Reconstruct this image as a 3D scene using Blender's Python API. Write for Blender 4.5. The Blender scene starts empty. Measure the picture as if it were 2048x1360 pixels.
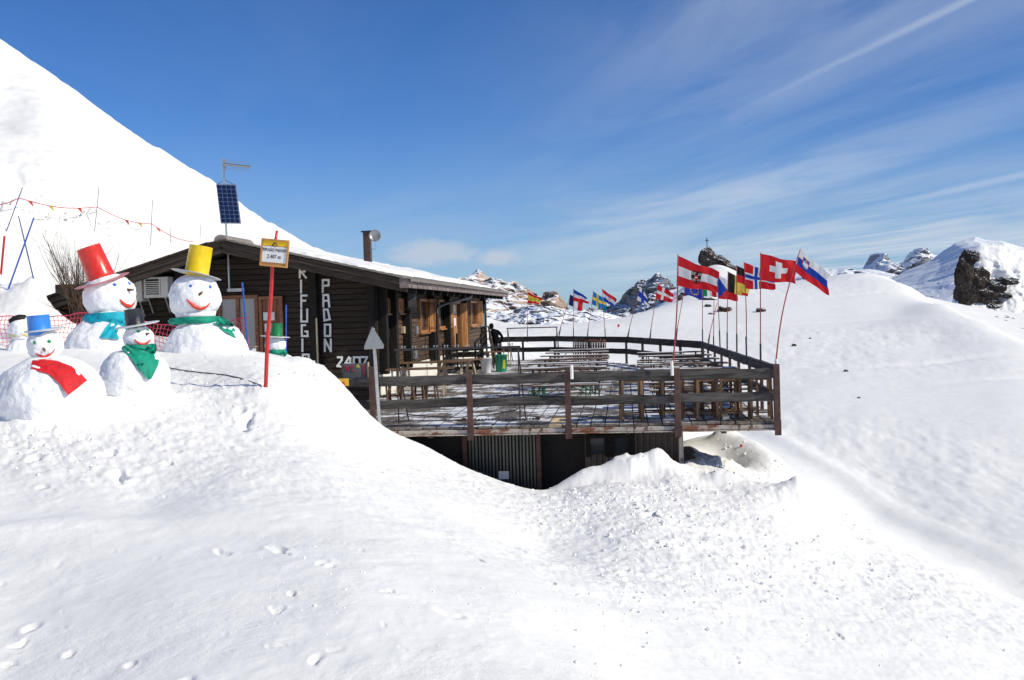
import bpy, bmesh, math, random
import numpy as np
from mathutils import Vector, Matrix, noise as mnoise

S = bpy.context.scene
COL = S.collection
# ------------------------------------------------------------------ camera
F = 2080.0                       # focal length in photo pixels (2048 wide)
ROLL, PITCH, YAW = 0.030, math.atan(58/F), math.atan(226/F)
fw = Vector((-math.sin(YAW)*math.cos(PITCH), math.cos(YAW)*math.cos(PITCH), -math.sin(PITCH)))
hr = Vector((math.cos(YAW), math.sin(YAW), 0))
uu = hr.cross(fw)
RT = hr*math.cos(ROLL) - uu*math.sin(ROLL)
UP = hr*math.sin(ROLL) + uu*math.cos(ROLL)
cam = bpy.data.objects.new('camera', bpy.data.cameras.new('camera')); COL.objects.link(cam)
cam.matrix_world = Matrix(((RT.x, UP.x, -fw.x, 0), (RT.y, UP.y, -fw.y, 0), (RT.z, UP.z, -fw.z, 0), (0, 0, 0, 1)))
cam.data.sensor_width = 36; cam.data.lens = 36*F/2048
cam.data.clip_start = 0.2; cam.data.clip_end = 60000
S.camera = cam

# ------------------------------------------------------------------ sun, sky, exposure
SUN_EL = math.radians(35); SUN_AZ = math.radians(107)       # azimuth clockwise from +Y
to_sun = Vector((math.sin(SUN_AZ)*math.cos(SUN_EL), math.cos(SUN_AZ)*math.cos(SUN_EL), math.sin(SUN_EL)))
sl = bpy.data.lights.new('sun', 'SUN'); sl.energy = 3.7; sl.angle = math.radians(0.53); sl.color = (1.0, 0.93, 0.77)
sun = bpy.data.objects.new('sun', sl); COL.objects.link(sun)
sun.rotation_euler = to_sun.to_track_quat('Z', 'Y').to_euler()
S.view_settings.view_transform = 'Standard'; S.view_settings.look = 'None'
S.view_settings.gamma = 1; S.view_settings.use_curve_mapping = False
S.view_settings.exposure = 0.14

W = bpy.data.worlds.new('World'); S.world = W; W.use_nodes = True
class NT:
    """small helper to write node maths"""
    def __init__(s, tree): s.t = tree; s.n = tree.nodes; s.l = tree.links
    def put(s, sock, v):
        if isinstance(v, (int, float)): sock.default_value = v
        elif isinstance(v, (tuple, list)):
            if len(v) == 3 and len(sock.default_value) == 4: v = (*v, 1)
            sock.default_value = v
        else: s.l.new(v, sock)
    def m(s, op, a, b=0.0, c=0.0, clamp=False):
        n = s.n.new('ShaderNodeMath'); n.operation = op; n.use_clamp = clamp
        for i, v in enumerate((a, b, c)): s.put(n.inputs[i], v)
        return n.outputs[0]
    def vm(s, op, a, b=(0, 0, 0)):
        n = s.n.new('ShaderNodeVectorMath'); n.operation = op
        s.put(n.inputs[0], a); s.put(n.inputs[1], b)
        return n.outputs[1] if op in ('DOT_PRODUCT', 'LENGTH') else n.outputs[0]
    def sep(s, v): n = s.n.new('ShaderNodeSeparateXYZ'); s.l.new(v, n.inputs[0]); return n.outputs
    def comb(s, x, y, z=0.0):
        n = s.n.new('ShaderNodeCombineXYZ')
        for i, v in enumerate((x, y, z)): s.put(n.inputs[i], v)
        return n.outputs[0]
    def mapr(s, v, a, b, c=0.0, d=1.0, smooth=True):
        n = s.n.new('ShaderNodeMapRange'); n.interpolation_type = 'SMOOTHSTEP' if smooth else 'LINEAR'
        s.put(n.inputs['Value'], v)
        for k, x in zip(('From Min', 'From Max', 'To Min', 'To Max'), (a, b, c, d)): s.put(n.inputs[k], x)
        return n.outputs[0]
    def mix(s, f, a, b, blend='MIX'):
        n = s.n.new('ShaderNodeMix'); n.data_type = 'RGBA'; n.blend_type = blend
        s.put(n.inputs['Factor'], f); s.put(n.inputs[6], a); s.put(n.inputs[7], b)
        return n.outputs[2]
    def noise(s, vec, scale=5, detail=3, rough=.5, dist=0.0, out=0):
        n = s.n.new('ShaderNodeTexNoise')
        if vec is not None: s.l.new(vec, n.inputs['Vector'])
        n.inputs['Scale'].default_value = scale; n.inputs['Detail'].default_value = detail
        n.inputs['Roughness'].default_value = rough; n.inputs['Distortion'].default_value = dist
        return n.outputs[out]
    def scl(s, v, x): n = s.n.new('ShaderNodeVectorMath'); n.operation = 'MULTIPLY'; s.l.new(v, n.inputs[0]); n.inputs[1].default_value = x; return n.outputs[0]

wt = NT(W.node_tree); W.node_tree.nodes.clear()
sky = wt.n.new('ShaderNodeTexSky'); sky.sky_type = 'NISHITA'; sky.sun_disc = False
sky.sun_elevation = SUN_EL; sky.sun_rotation = SUN_AZ; sky.altitude = 2400
sky.air_density = 1.0; sky.dust_density = 0.3; sky.ozone_density = 2.5
hs = wt.n.new('ShaderNodeHueSaturation'); hs.inputs['Saturation'].default_value = 1.22; hs.inputs['Value'].default_value = 1.0
wt.l.new(sky.outputs[0], hs.inputs['Color'])
tint = wt.vm('MULTIPLY', hs.outputs[0], (.76, 1.01, 1.34))
d = wt.n.new('ShaderNodeTexCoord').outputs['Generated']
dx, dy, dz = wt.sep(d)
zc = wt.m('MAXIMUM', dz, 0.012)
qx = wt.m('DIVIDE', dx, zc); qy = wt.m('DIVIDE', dy, zc)            # a flat cloud sheet high overhead
A = math.radians(-17)
al = wt.m('ADD', wt.m('MULTIPLY', qx, math.sin(A)), wt.m('MULTIPLY', qy, math.cos(A)))
ac = wt.m('SUBTRACT', wt.m('MULTIPLY', qx, math.cos(A)), wt.m('MULTIPLY', qy, math.sin(A)))
s1 = wt.noise(wt.comb(wt.m('MULTIPLY', al, .10), wt.m('MULTIPLY', ac, .62), 3.1), 1.0, 6, .55, .35)
s2 = wt.noise(wt.comb(wt.m('MULTIPLY', al, .25), wt.m('MULTIPLY', ac, .9), 8.3), 1.6, 8, .62, .6)
s3 = wt.noise(wt.comb(wt.m('MULTIPLY', al, .035), wt.m('MULTIPLY', ac, .10), 1.7), 1.0, 3, .5)
cir = wt.m('MULTIPLY', wt.mapr(s1, .33, .62), wt.mapr(s2, .20, .62))
cir = wt.m('MULTIPLY', cir, wt.mapr(s3, .26, .54))
side = wt.mapr(wt.m('DIVIDE', ac, wt.m('ADD', wt.m('ABSOLUTE', al), .5)), .12, .50)   # streaks thicken towards the sunny side
cir = wt.m('MULTIPLY', cir, wt.m('ADD', wt.m('MULTIPLY', side, .93), .07))
az0 = wt.m('ARCTAN2', dx, dy); el0 = wt.m('ARCSINE', dz)
# contrail, a long straight line in the same sheet
ct = wt.m('ABSOLUTE', wt.m('ADD', wt.m('SUBTRACT', ac, 2.21), wt.m('MULTIPLY', wt.m('SUBTRACT', s2, .5), .12)))
ctw = wt.m('MULTIPLY', wt.mapr(ct, .055, .0), wt.mapr(al, 5.6, 2.2))
ctw = wt.m('MULTIPLY', ctw, wt.mapr(s2, .2, .6, .3, 1))
ct2 = wt.m('ABSOLUTE', wt.m('ADD', wt.m('SUBTRACT', wt.m('SUBTRACT', el0, .085), wt.m('MULTIPLY', wt.m('SUBTRACT', az0, .24), .17)), wt.m('MULTIPLY', wt.m('SUBTRACT', s2, .5), .006)))
ctw2 = wt.m('MULTIPLY', wt.mapr(ct2, .0055, .0), wt.mapr(az0, .19, .30)); ctw = wt.m('MAXIMUM', ctw, wt.m('MULTIPLY', ctw2, .9))
# thin pale veil and small puffs low over the peaks
az = wt.m('ARCTAN2', dx, dy); el = wt.m('ARCSINE', dz)
vv = wt.noise(wt.comb(wt.m('MULTIPLY', az, 4.0), wt.m('MULTIPLY', wt.m('SUBTRACT', el, wt.m('MULTIPLY', az, .12)), 30), 0), 1.0, 7, .58, .5)
veil = wt.m('MULTIPLY', wt.mapr(vv, .40, .66), wt.m('MULTIPLY', wt.mapr(el, .14, .055), wt.mapr(el, .0, .03)))
veil = wt.m('MULTIPLY', veil, wt.mapr(az, -.18, .04, .25, 1))
def puff(a0, e0, wa, we, k):
    a = wt.m('DIVIDE', wt.m('SUBTRACT', az, a0), wa); e = wt.m('DIVIDE', wt.m('SUBTRACT', el, e0), we)
    r = wt.m('SQRT', wt.m('ADD', wt.m('MULTIPLY', a, a), wt.m('MULTIPLY', e, e)))
    nn = wt.noise(wt.comb(wt.m('MULTIPLY', az, 30), wt.m('MULTIPLY', el, 48), k), 1.3, 6, .6)
    return wt.mapr(wt.m('ADD', r, wt.m('MULTIPLY', wt.m('SUBTRACT', nn, .5), 1.5)), 1.05, .35)
pf = wt.m('MAXIMUM', puff(-.183, .0585, .046, .0155, 2), wt.m('MAXIMUM', puff(-.120, .0520, .026, .010, 5), wt.m('MULTIPLY', puff(.42, .075, .10, .012, 9), .6)))
hor = wt.mapr(el, .19, .0, 0, .52)
c0 = wt.mix(hor, tint, (3.9, 5.6, 7.6))
c1 = wt.mix(wt.m('MULTIPLY', cir, .66, clamp=True), c0, (8.6, 9.3, 10.2))
c1 = wt.mix(wt.m('MULTIPLY', ctw, .36, clamp=True), c1, (8.6, 9.3, 10.2))
c1 = wt.mix(wt.m('MULTIPLY', veil, .62, clamp=True), c1, (7.4, 8.2, 9.1))
c1 = wt.mix(wt.m('MULTIPLY', pf, .72, clamp=True), c1, (7.0, 7.6, 8.5))
bg = wt.n.new('ShaderNodeBackground'); bg.inputs['Strength'].default_value = 0.078
wt.l.new(c1, bg.inputs['Color'])
wo = wt.n.new('ShaderNodeOutputWorld'); wt.l.new(bg.outputs[0], wo.inputs[0])

# ------------------------------------------------------------------ helpers
def ray(px, py): return fw + RT*((px-1024)/F) + UP*((680-py)/F)
def at(px, py, Y):
    v = ray(px, py); return v*(Y/v.y)
def hz(px): return 615 - .03*(px-1250)

def mat(name, rough=.6, metal=0.0, spec=.5):
    m = bpy.data.materials.new(name); m.use_nodes = True
    t = NT(m.node_tree); b = m.node_tree.nodes['Principled BSDF']
    b.inputs['Roughness'].default_value = rough; b.inputs['Metallic'].default_value = metal
    b.inputs['Specular IOR Level'].default_value = spec
    return m, t, b
def bump(t, b, h, strength=.3, dist=.01):
    n = t.n.new('ShaderNodeBump'); n.inputs['Strength'].default_value = strength; n.inputs['Distance'].default_value = dist
    t.l.new(h, n.inputs['Height']); t.l.new(n.outputs[0], b.inputs['Normal'])
def obj_coord(t): return t.n.new('ShaderNodeTexCoord').outputs['Object']
def rnd(t): return t.n.new('ShaderNodeObjectInfo').outputs['Random']
def geo(t, k='Position'): return t.n.new('ShaderNodeNewGeometry').outputs[k]

def flat_mat(name, c, rough=.6, metal=0.0, var=.12, spec=.5, scale=9.0, bmp=.15):
    m, t, b = mat(name, rough, metal, spec)
    o = obj_coord(t); n = t.noise(o, scale, 5, .6)
    k = t.mapr(n, .3, .7, 1-var, 1+var)
    k2 = t.m('MULTIPLY', k, t.mapr(rnd(t), 0, 1, 1-var, 1+var, False))
    mm = t.vm('MULTIPLY', c, t.comb(k2, k2, k2)); t.l.new(mm, b.inputs['Base Color'])
    if bmp: bump(t, b, t.noise(o, scale*6, 4, .6), bmp, .004)
    return m
def wood_mat(name, c1, c2, rough=.75, grain=14.0, snow=0.0, snow_col=(.80, .82, .86), gl=1.0):
    m, t, b = mat(name, rough, 0, .3)
    o = t.vm('ADD', obj_coord(t), t.comb(t.m('MULTIPLY', rnd(t), 37.0), t.m('MULTIPLY', rnd(t), 11.0), 0.0))
    g = t.noise(t.scl(o, (gl, grain, grain)), 1.6, 6, .62, .4)
    g2 = t.noise(t.scl(o, (gl*1.5, grain*4, grain*4)), 2.0, 4, .6)
    col = t.mix(t.mapr(g, .32, .68), c1, c2)
    k = t.m('MULTIPLY', t.mapr(g2, .25, .75, .70, 1.25), t.mapr(rnd(t), 0, 1, .78, 1.22, False))
    col = t.vm('MULTIPLY', col, t.comb(k, k, k))
    if snow:
        nz = t.sep(geo(t, 'Normal'))[2]
        s = t.noise(geo(t), .9, 7, .66, .3)
        sm = t.m('MULTIPLY', t.mapr(s, .62-snow*.35, .70-snow*.35), t.mapr(nz, .7, .9))
        col = t.mix(sm, col, snow_col)
    t.l.new(col, b.inputs['Base Color'])
    bump(t, b, t.m('ADD', g, t.m('MULTIPLY', g2, .6)), .5, .006)
    return m

# ---- mesh building
WM = {}
def tag(o, label=None, cat=None, group=None, kind=None):
    if label: o['label'] = label
    if cat: o['category'] = cat
    if group: o['group'] = group
    if kind: o['kind'] = kind
    return o
def link(name, me, M=None, parent=None):
    o = bpy.data.objects.new(name, me); COL.objects.link(o)
    M = M or Matrix.Identity(4)
    if parent is not None:
        o.parent = parent; o.matrix_parent_inverse = WM[parent.name].inverted()
    o.matrix_basis = M; WM[o.name] = M.copy()
    return o
def thing(name, loc, label, cat, group=None, rz=0.0):
    M = Matrix.Translation(Vector(loc)) @ Matrix.Rotation(rz, 4, 'Z')
    return tag(link(name, None, M), label, cat, group)
class MB:
    """collects geometry in world (or local) coordinates, builds ONE mesh object"""
    def __init__(s): s.v = []; s.f = []; s.mi = []; s.cur = 0
    def add(s, vs, fs):
        n = len(s.v); s.v += [tuple(v) for v in vs]; s.f += [tuple(i+n for i in f) for f in fs]; s.mi += [s.cur]*len(fs); return s
    def box(s, c, size, M=None, rot=None):
        x, y, z = (k/2 for k in size); vs = [Vector((a*x, b*y, e*z)) for a in (-1, 1) for b in (-1, 1) for e in (-1, 1)]
        if rot is not None: vs = [rot @ v for v in vs]
        vs = [v+Vector(c) for v in vs]
        if M is not None: vs = [M @ v for v in vs]
        return s.add(vs, [(0, 1, 3, 2), (4, 6, 7, 5), (0, 4, 5, 1), (2, 3, 7, 6), (0, 2, 6, 4), (1, 5, 7, 3)])
    def bar(s, a, b, w, h, up=(0, 0, 1)):
        a = Vector(a); b = Vector(b); R = frame(b-a, up); return s.box((a+b)/2, ((b-a).length, w, h), rot=R)
    def tube(s, pts, r, n=8, caps=True):
        pts = [Vector(p) for p in pts]; rs = r if isinstance(r, (list, tuple)) else [r]*len(pts)
        vs = []; ref = Vector((0.01, 0.02, 1))
        for i, p in enumerate(pts):
            t = (pts[min(i+1, len(pts)-1)]-pts[max(i-1, 0)]).normalized()
            if abs(t.dot(ref.normalized())) > .95: ref = Vector((1, .1, 0))
            a = t.cross(ref).normalized(); b = t.cross(a)
            for k in range(n):
                an = 2*math.pi*k/n; vs.append(p + (a*math.cos(an)+b*math.sin(an))*rs[i])
        fs = [(i*n+k, i*n+(k+1) % n, (i+1)*n+(k+1) % n, (i+1)*n+k) for i in range(len(pts)-1) for k in range(n)]
        if caps: fs += [tuple(range(n))[::-1], tuple((len(pts)-1)*n+k for k in range(n))]
        return s.add(vs, fs)
    def lathe(s, prof, n=24, M=None, caps=True):
        vs = [Vector((r*math.cos(2*math.pi*k/n), r*math.sin(2*math.pi*k/n), z)) for r, z in prof for k in range(n)]
        if M is not None: vs = [M @ v for v in vs]
        fs = [(i*n+k, i*n+(k+1) % n, (i+1)*n+(k+1) % n, (i+1)*n+k) for i in range(len(prof)-1) for k in range(n)]
        if caps: fs += [tuple(range(n))[::-1], tuple((len(prof)-1)*n+k for k in range(n))]
        return s.add(vs, fs)
    def prism(s, poly, d, M=None):
        """polygon in local XZ extruded by vector d"""
        n = len(poly); d = Vector(d)
        vs = [Vector((x, 0, z)) for x, z in poly]; vs += [v+d for v in vs]
        if M is not None: vs = [M @ v for v in vs]
        return s.add(vs, [tuple(range(n)), tuple(range(2*n-1, n-1, -1))]+[(i, i+n, (i+1) % n+n, (i+1) % n) for i in range(n)])
    def mesh(s, name, m, org=None, smooth=False):
        me = bpy.data.meshes.new(name)
        vs = s.v if org is None else [tuple(Vector(v)-org) for v in s.v]
        me.from_pydata(vs, [], s.f)
        for k in (m if isinstance(m, (list, tuple)) else [m]): me.materials.append(k)
        if any(s.mi): me.polygons.foreach_set('material_index', s.mi)
        if smooth: me.polygons.foreach_set('use_smooth', [True]*len(s.f))
        bm = bmesh.new(); bm.from_mesh(me); bmesh.ops.recalc_face_normals(bm, faces=bm.faces); bm.to_mesh(me); bm.free()
        me.update(); return me
    def build(s, name, m, parent=None, smooth=False):
        a = np.array(s.v); org = Vector(((a[:, 0].min()+a[:, 0].max())/2, (a[:, 1].min()+a[:, 1].max())/2, a[:, 2].min()))
        o = link(name, s.mesh(name, m, org, smooth), Matrix.Translation(org), parent)
        return o
def frame(dirv, up=(0, 0, 1)):
    x = Vector(dirv).normalized(); up = Vector(up)
    if abs(x.dot(up)) > .98: up = Vector((0, 1, 0))
    y = up.cross(x).normalized(); z = x.cross(y)
    return Matrix((x, y, z)).transposed()
_rb = random.Random(5)
def beam(name, a, b, w, h, m, parent=None, up=(0, 0, 1), bev=.006, wob=0.0, seg=1):
    """one board from a to b (centre line), local X along it, slightly bevelled"""
    a = Vector(a); b = Vector(b); L = (b-a).length
    bm = bmesh.new(); bmesh.ops.create_cube(bm, size=1)
    for v in bm.verts: v.co = Vector((v.co.x*L, v.co.y*w, v.co.z*h))
    if bev: bmesh.ops.bevel(bm, geom=list(bm.edges), offset=min(bev, w*.3, h*.3), segments=1 if bev < .02 else 3, affect='EDGES', profile=.5)
    if seg > 1:
        es = [e for e in bm.edges if abs((e.verts[0].co-e.verts[1].co).x) > L*.8]
        bmesh.ops.subdivide_edges(bm, edges=es, cuts=seg-1, use_grid_fill=False)
        for v in bm.verts:
            k = v.co.x*2.1+a.x*3+a.z*7
            v.co.y += wob*mnoise.noise(Vector((k, 1.3, a.y))); v.co.z += wob*mnoise.noise(Vector((k, 5.3, a.y)))
    me = bpy.data.meshes.new(name); bm.to_mesh(me); bm.free(); me.materials.append(m)
    if bev >= .02: me.polygons.foreach_set('use_smooth', [True]*len(me.polygons))
    M = Matrix.Translation((a+b)/2) @ frame(b-a, up).to_4x4()
    return link(name, me, M, parent)
def cboxo(name, c, size, m, parent=None, rz=0.0, bev=.004):
    c = Vector(c); dx_ = Vector((math.cos(rz), math.sin(rz), 0))*size[0]/2
    return beam(name, c-dx_, c+dx_, size[1], size[2], m, parent, bev=bev)
def copy_tree(root, M):
    """copy a thing, its parts and sub-parts; M = new world matrix of the root"""
    def rec(o, p):
        c = o.copy(); COL.objects.link(c)
        if p is not None: c.parent = p
        for ch in kids.get(o.name, []): rec(ch, c)
        return c
    kids = {}
    for o in root.children_recursive: kids.setdefault(o.parent.name, []).append(o)
    r = rec(root, None); r.matrix_basis = M; WM[r.name] = M
    return r
# ------------------------------------------------------------------ snow terrain (numpy height field)
def _hash(ix, iy, seed):
    h = (ix.astype(np.int64)*374761393 + iy.astype(np.int64)*668265263 + seed*1274126177) & 0xffffffff
    h = ((h ^ (h >> 13))*1274126177) & 0xffffffff
    return ((h ^ (h >> 16)) & 0xffff)/65535.0
def vnoise(x, y, seed=0):
    ix = np.floor(x); iy = np.floor(y); fx = x-ix; fy = y-iy
    fx = fx*fx*fx*(fx*(fx*6-15)+10); fy = fy*fy*fy*(fy*(fy*6-15)+10)
    a = _hash(ix, iy, seed); b = _hash(ix+1, iy, seed); c = _hash(ix, iy+1, seed); d_ = _hash(ix+1, iy+1, seed)
    return (a+(b-a)*fx+(c-a)*fy+(a-b-c+d_)*fx*fy)*2-1
def fbm(x, y, oct=4, seed=0, gain=.5, lac=2.03):
    s = 0; a = 1
    for i in range(oct):
        s = s + a*vnoise(x, y, seed+i*17); x, y = (x*lac*.8-y*lac*.6)+3.7, (x*lac*.6+y*lac*.8)-1.3; a *= gain
    return s
def ridged(x, y, oct=5, seed=0, gain=.5):
    s = 0; a = 1
    for i in range(oct):
        s = s+a*(1-2*np.abs(vnoise(x, y, seed+i*13))); x, y = (x*1.6-y*1.2)+1.7, (x*1.2+y*1.6)-4.1; a *= gain
    return s
# control points: photo pixel + distance Y -> a point of the snow surface
CP = [
 # foreground
 (0,1360,4.9),(350,1360,4.75),(700,1360,4.8),(1024,1360,5.0),(1300,1360,6.2),(1600,1360,8.0),(2048,1360,11.0),
 (0,1200,6.2),(350,1200,6.0),(700,1200,6.0),(1024,1200,7.0),(1300,1200,9.5),(1500,1200,11.0),(1800,1250,12.0),(1750,1200,13.5),
 (0,1060,7.8),(180,1050,8.0),(420,1040,8.3),(0,960,9.6),(300,1000,9.3),(700,1000,10.0),(850,1100,8.5),(900,1000,13.0),(1100,1100,12.5),(1300,1050,14.3),
 (0,865,11.6),(200,850,12.0),(500,850,12.8),(700,880,14.5),(800,920,16),(1500,1080,15),
 # snowmen terrace
 (90,832,12.2),(260,792,13.4),(400,770,14.6),(532,775,14.2),(410,706,18),(212,706,17.5),(40,704,17.2),(480,704,18.6),(330,730,16.5),(600,735,18.3),
 (551,716,20.8),
 (110,705,24),(140,690,26.5),(200,700,26),(300,700,25),(420,705,25),(106,660,26.0),
 # crest in front of the hut and the deck
 (680,766,19.3),(745,832,19.6),(850,890,19.2),(925,935,19.0),(1000,963,18.8),(1060,981,18.7),(1110,984,18.6),
 (1180,975,18.2),(1250,970,18.4),(1320,975,18.6),(1360,950,19.8),
 (1430,972,19.4),(1530,990,19.0),(1640,1045,21.0),(1740,1120,17.3),(1850,1190,14.9),(2048,1290,13.0),
 (1400,905,24),(1450,925,23),(1520,960,22),
 # right bank edge beyond
 (1380,878,29),(1440,872,29),(1500,895,27),(1560,935,24.5),(1640,990,25.5),(1713,1040,24.5),(1750,1075,21.9),(1882,1146,18.6),(2047,1253,14.7),(2200,1360,12.3),
 # piste
 (1450,862,85),(1560,885,75),(1600,900,66),(1700,960,58.5),(1750,1030,48.5),(1850,1080,45),(2048,1230,34.5),(2048,1100,42),(1950,1130,39),(1900,1050,47),
 (2048,1000,51),(1900,960,58),(1700,870,74),
 # far slope to the right
 (1600,800,105),(1600,700,170),(1500,750,120),(1750,780,100),(1800,700,150),(1950,800,85),(2048,850,70),(2048,760,95),
 (1650,620,235),(1800,620,200),(2048,690,125),(1980,655,155),(1900,612,185),(1830,580,225),
 # skyline of the saddle
 (1730,552,262),(1650,554,285),(1560,566,300),(1500,560,305),(1430,536,300),(1390,560,300),(1350,590,300),(1300,622,300),(1250,648,260),
 (1180,655,250),(1100,656,250),(1020,656,250),(950,652,240),
 (1250,692,100),(1100,682,120),(1300,672,160),(1430,700,110),(1430,620,230),(1200,664,180),(1000,664,160),(1500,640,210),(1400,650,190),
 # left hill behind hut
 (0,625,24.5),(30,570,25.8),(58,556,26.0),(76,566,26.0),(88,600,26.0),(0,540,31),(120,540,35),(0,470,35.5),(120,470,42),(200,540,41),(250,470,47),(350,500,52),(300,430,57),(430,470,66),
 (0,385,42),(120,400,44),(0,250,54),(150,300,54),(0,140,65),(100,215,58),
 (0,64,78),(100,126,76),(200,200,76),(300,274,82),(400,336,92),(480,396,104),(560,446,122),(630,487,140),(700,506,155),(780,527,170),(860,548,185),
 (200,330,57),(350,400,66),(450,440,78),(550,500,98),(650,530,118),(800,570,150),(900,610,170),
]
BEH = [(x_, y_+22, 1.22*(c_*.85 if (y_-hz(x_))/2080 < -.03 else 14.5/((y_-hz(x_))/2080+.09))) for x_, y_, c_ in [(1730,546,262),(1650,548,285),(1560,562,300),(1500,560,305),(1390,560,300),(1350,590,300),(1300,622,300),(2048,690,125),(1980,655,155),(1900,612,185),(1830,580,225),(1780,558,245),(1940,632,170)]]
BEH += [(1250,664,200),(1180,668,200),(1100,668,200),(1020,668,200)]
CP += BEH
#,(1180,668,200),(1100,668,200),(1020,668,200)]
CP += [(-60,25,80),(-120,-15,82),(1780,558,245),(1940,632,170),(50,95,76),(150,163,75),(250,236,78)]
CP += [(1750,640,190),(1880,680,150),(1700,700,150),(1900,740,115)]
def _far(c):
    k_ = (c[1]-hz(c[0]))/2080
    if c[2] > 62 and c[0] > 960 and c[1] < 1010 and k_ > -.05: return (c[0], c[1], max(50, 14.5/(k_+.09)) if k_ > -.03 else c[2]*.85)
    if c[0] >= 1700 and c[2] >= 34: return (c[0], c[1], 10/k_ if k_ > .2 else 14.5/(k_+.09))
    return c
CP = [_far(c) if c not in BEH else c for c in CP]
HID = [ # hidden points X, Y, z
 (-5.5,23,-2.9),(-2,22.5,-3.9),(0,23,-3.9),(2,24,-3.9),(-4,30,-4.2),(0,30,-4.4),(2.5,33,-4.6),(-4,45,-4.2),(-2,50,-3.8),(-9,24,-2.2),(-12,24,-1.6),(-10,27,-2.4),
 (-10,40,-3),(-13,50,-2.5),(-7,58,-3.2),(-15,60,1.0),(-4,62,-3.3),(-8,80,-3.2),(-20,80,4.0),
 (-75,60,20),(-130,110,30),(-60,150,14),(-40,260,0),(-90,260,8),(0,380,-12),(-60,420,-12),(80,420,-14),(120,330,-6),(140,230,-12),
 (200,420,-20),(100,120,-16),(160,150,-20),(0,0.01,-1.62),(1.2,1.0,-1.75),(-1.2,1,-1.55),(0,3.0,-1.62),(-2.5,3.0,-1.52),(2.5,3,-1.95),(6,4,-2.7),
 (22,26,-8),(28,16,-9),(14,8,-5.4),(-12,8,-.8),(-16,14,.2),(-20,22,3),
 (300,700,-40),(-300,700,-40),(0,800,-40),(60,350,2),
]
_p = [tuple(at(*c)) for c in CP] + HID
_P = np.array(_p)
_pc = [c for c in CP]
def dom(X, Y):
    r = np.sqrt(X*X+Y*Y)+2.0
    th = np.arctan2(X, Y)
    return th*2.6, np.log(r)
_th, _lr = dom(_P[:, 0], _P[:, 1])
_rr = np.sqrt(_P[:, 0]**2+_P[:, 1]**2)+2.0
_el = _P[:, 2]/_rr                      # interpolate the slope angle, not the height
def _k(d2): return np.sqrt(d2+.0016)
_A = _k((_th[:, None]-_th[None])**2+(_lr[:, None]-_lr[None])**2)
_n = len(_th)
_B = np.zeros((_n+3, _n+3)); _B[:_n, :_n] = _A; _B[:_n, _n] = 1; _B[:_n, _n+1] = _th; _B[:_n, _n+2] = _lr
_B[_n:, :_n] = _B[:_n, _n:].T
_w = np.linalg.solve(_B, np.concatenate([_el, np.zeros(3)]))
_SKX, _SKY, _SKD = zip(*[(-1500,-700,60),(-300,-110,72),(-100,15,76),(0,78,78),(60,116,77),(125,159,76),(200,215,76),(275,272,80),(350,318,86),(437,370,96),(481,405,104),(562,456,122),(644,499,143),(700,512,155),(780,527,170),(860,548,185)])
def zbase(X, Y):
    X = np.asarray(X, float); Y = np.asarray(Y, float)
    r = np.sqrt(X*X+Y*Y)+2.0
    th = np.arctan2(X, Y); t = np.clip(th, -.85, .75)*2.6; lr = np.log(r)
    out = _w[_n]+_w[_n+1]*t+_w[_n+2]*lr
    for i in range(_n): out = out+_w[i]*_k((t-_th[i])**2+(lr-_lr[i])**2)
    z = out*r
    # the left ridge ends in one long straight crest and falls away behind it
    Ys = np.maximum(Y, 1e-3); px = 1250+F*X/Ys; sk = np.interp(px, _SKX, _SKY); yc = np.interp(px, _SKX, _SKD)
    lim = (615-.03*(px-1250)-sk)/F*Ys-.30*np.maximum(0, Ys-yc)
    use = (Y > 24) & (px < 850); dlt = z-lim; z = np.where(use, lim+.5*(dlt-np.sqrt(dlt*dlt+.09)), z)
    # keep clear of the hut and of the room under the deck
    def clamp(z, x0, x1, y0, y1, lim, sl):
        dx_ = np.maximum(np.maximum(x0-X, X-x1), 0); dy_ = np.maximum(np.maximum(y0-Y, Y-y1), 0)
        return np.minimum(z, lim+sl*np.sqrt(dx_*dx_+dy_*dy_))
    z = clamp(z, -17.2, -5.8, 29.3, 52.5, -2.6, 1.5)
    z = clamp(z, -9, 1.2, 21.7, 50, -3.4, 1.3)
    return z
def hit(px, py, zf=None, y0=3.5, y1=700):
    """where the line of sight through a photo pixel meets the snow"""
    zf = zf or zbase
    v = ray(px, py); t = np.exp(np.linspace(math.log(y0), math.log(y1), 1500))/v.y
    below = v.z*t < zf(v.x*t, v.y*t)
    i = int(np.argmax(below)) if below.any() else len(t)-1
    return Vector(v*float(t[i]))
rs = random.Random(11)
DENT = []   # X, Y, sx, sy, angle, depth
def dent(px, py, lx, ly, deg, dep):
    h = hit(px, py); k = 1 if py < 1040 else .68
    DENT.append((h.x, h.y, lx*.46*k, ly*.60*k, math.radians(deg), dep*(1.05 if py < 1040 else .5)))
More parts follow.
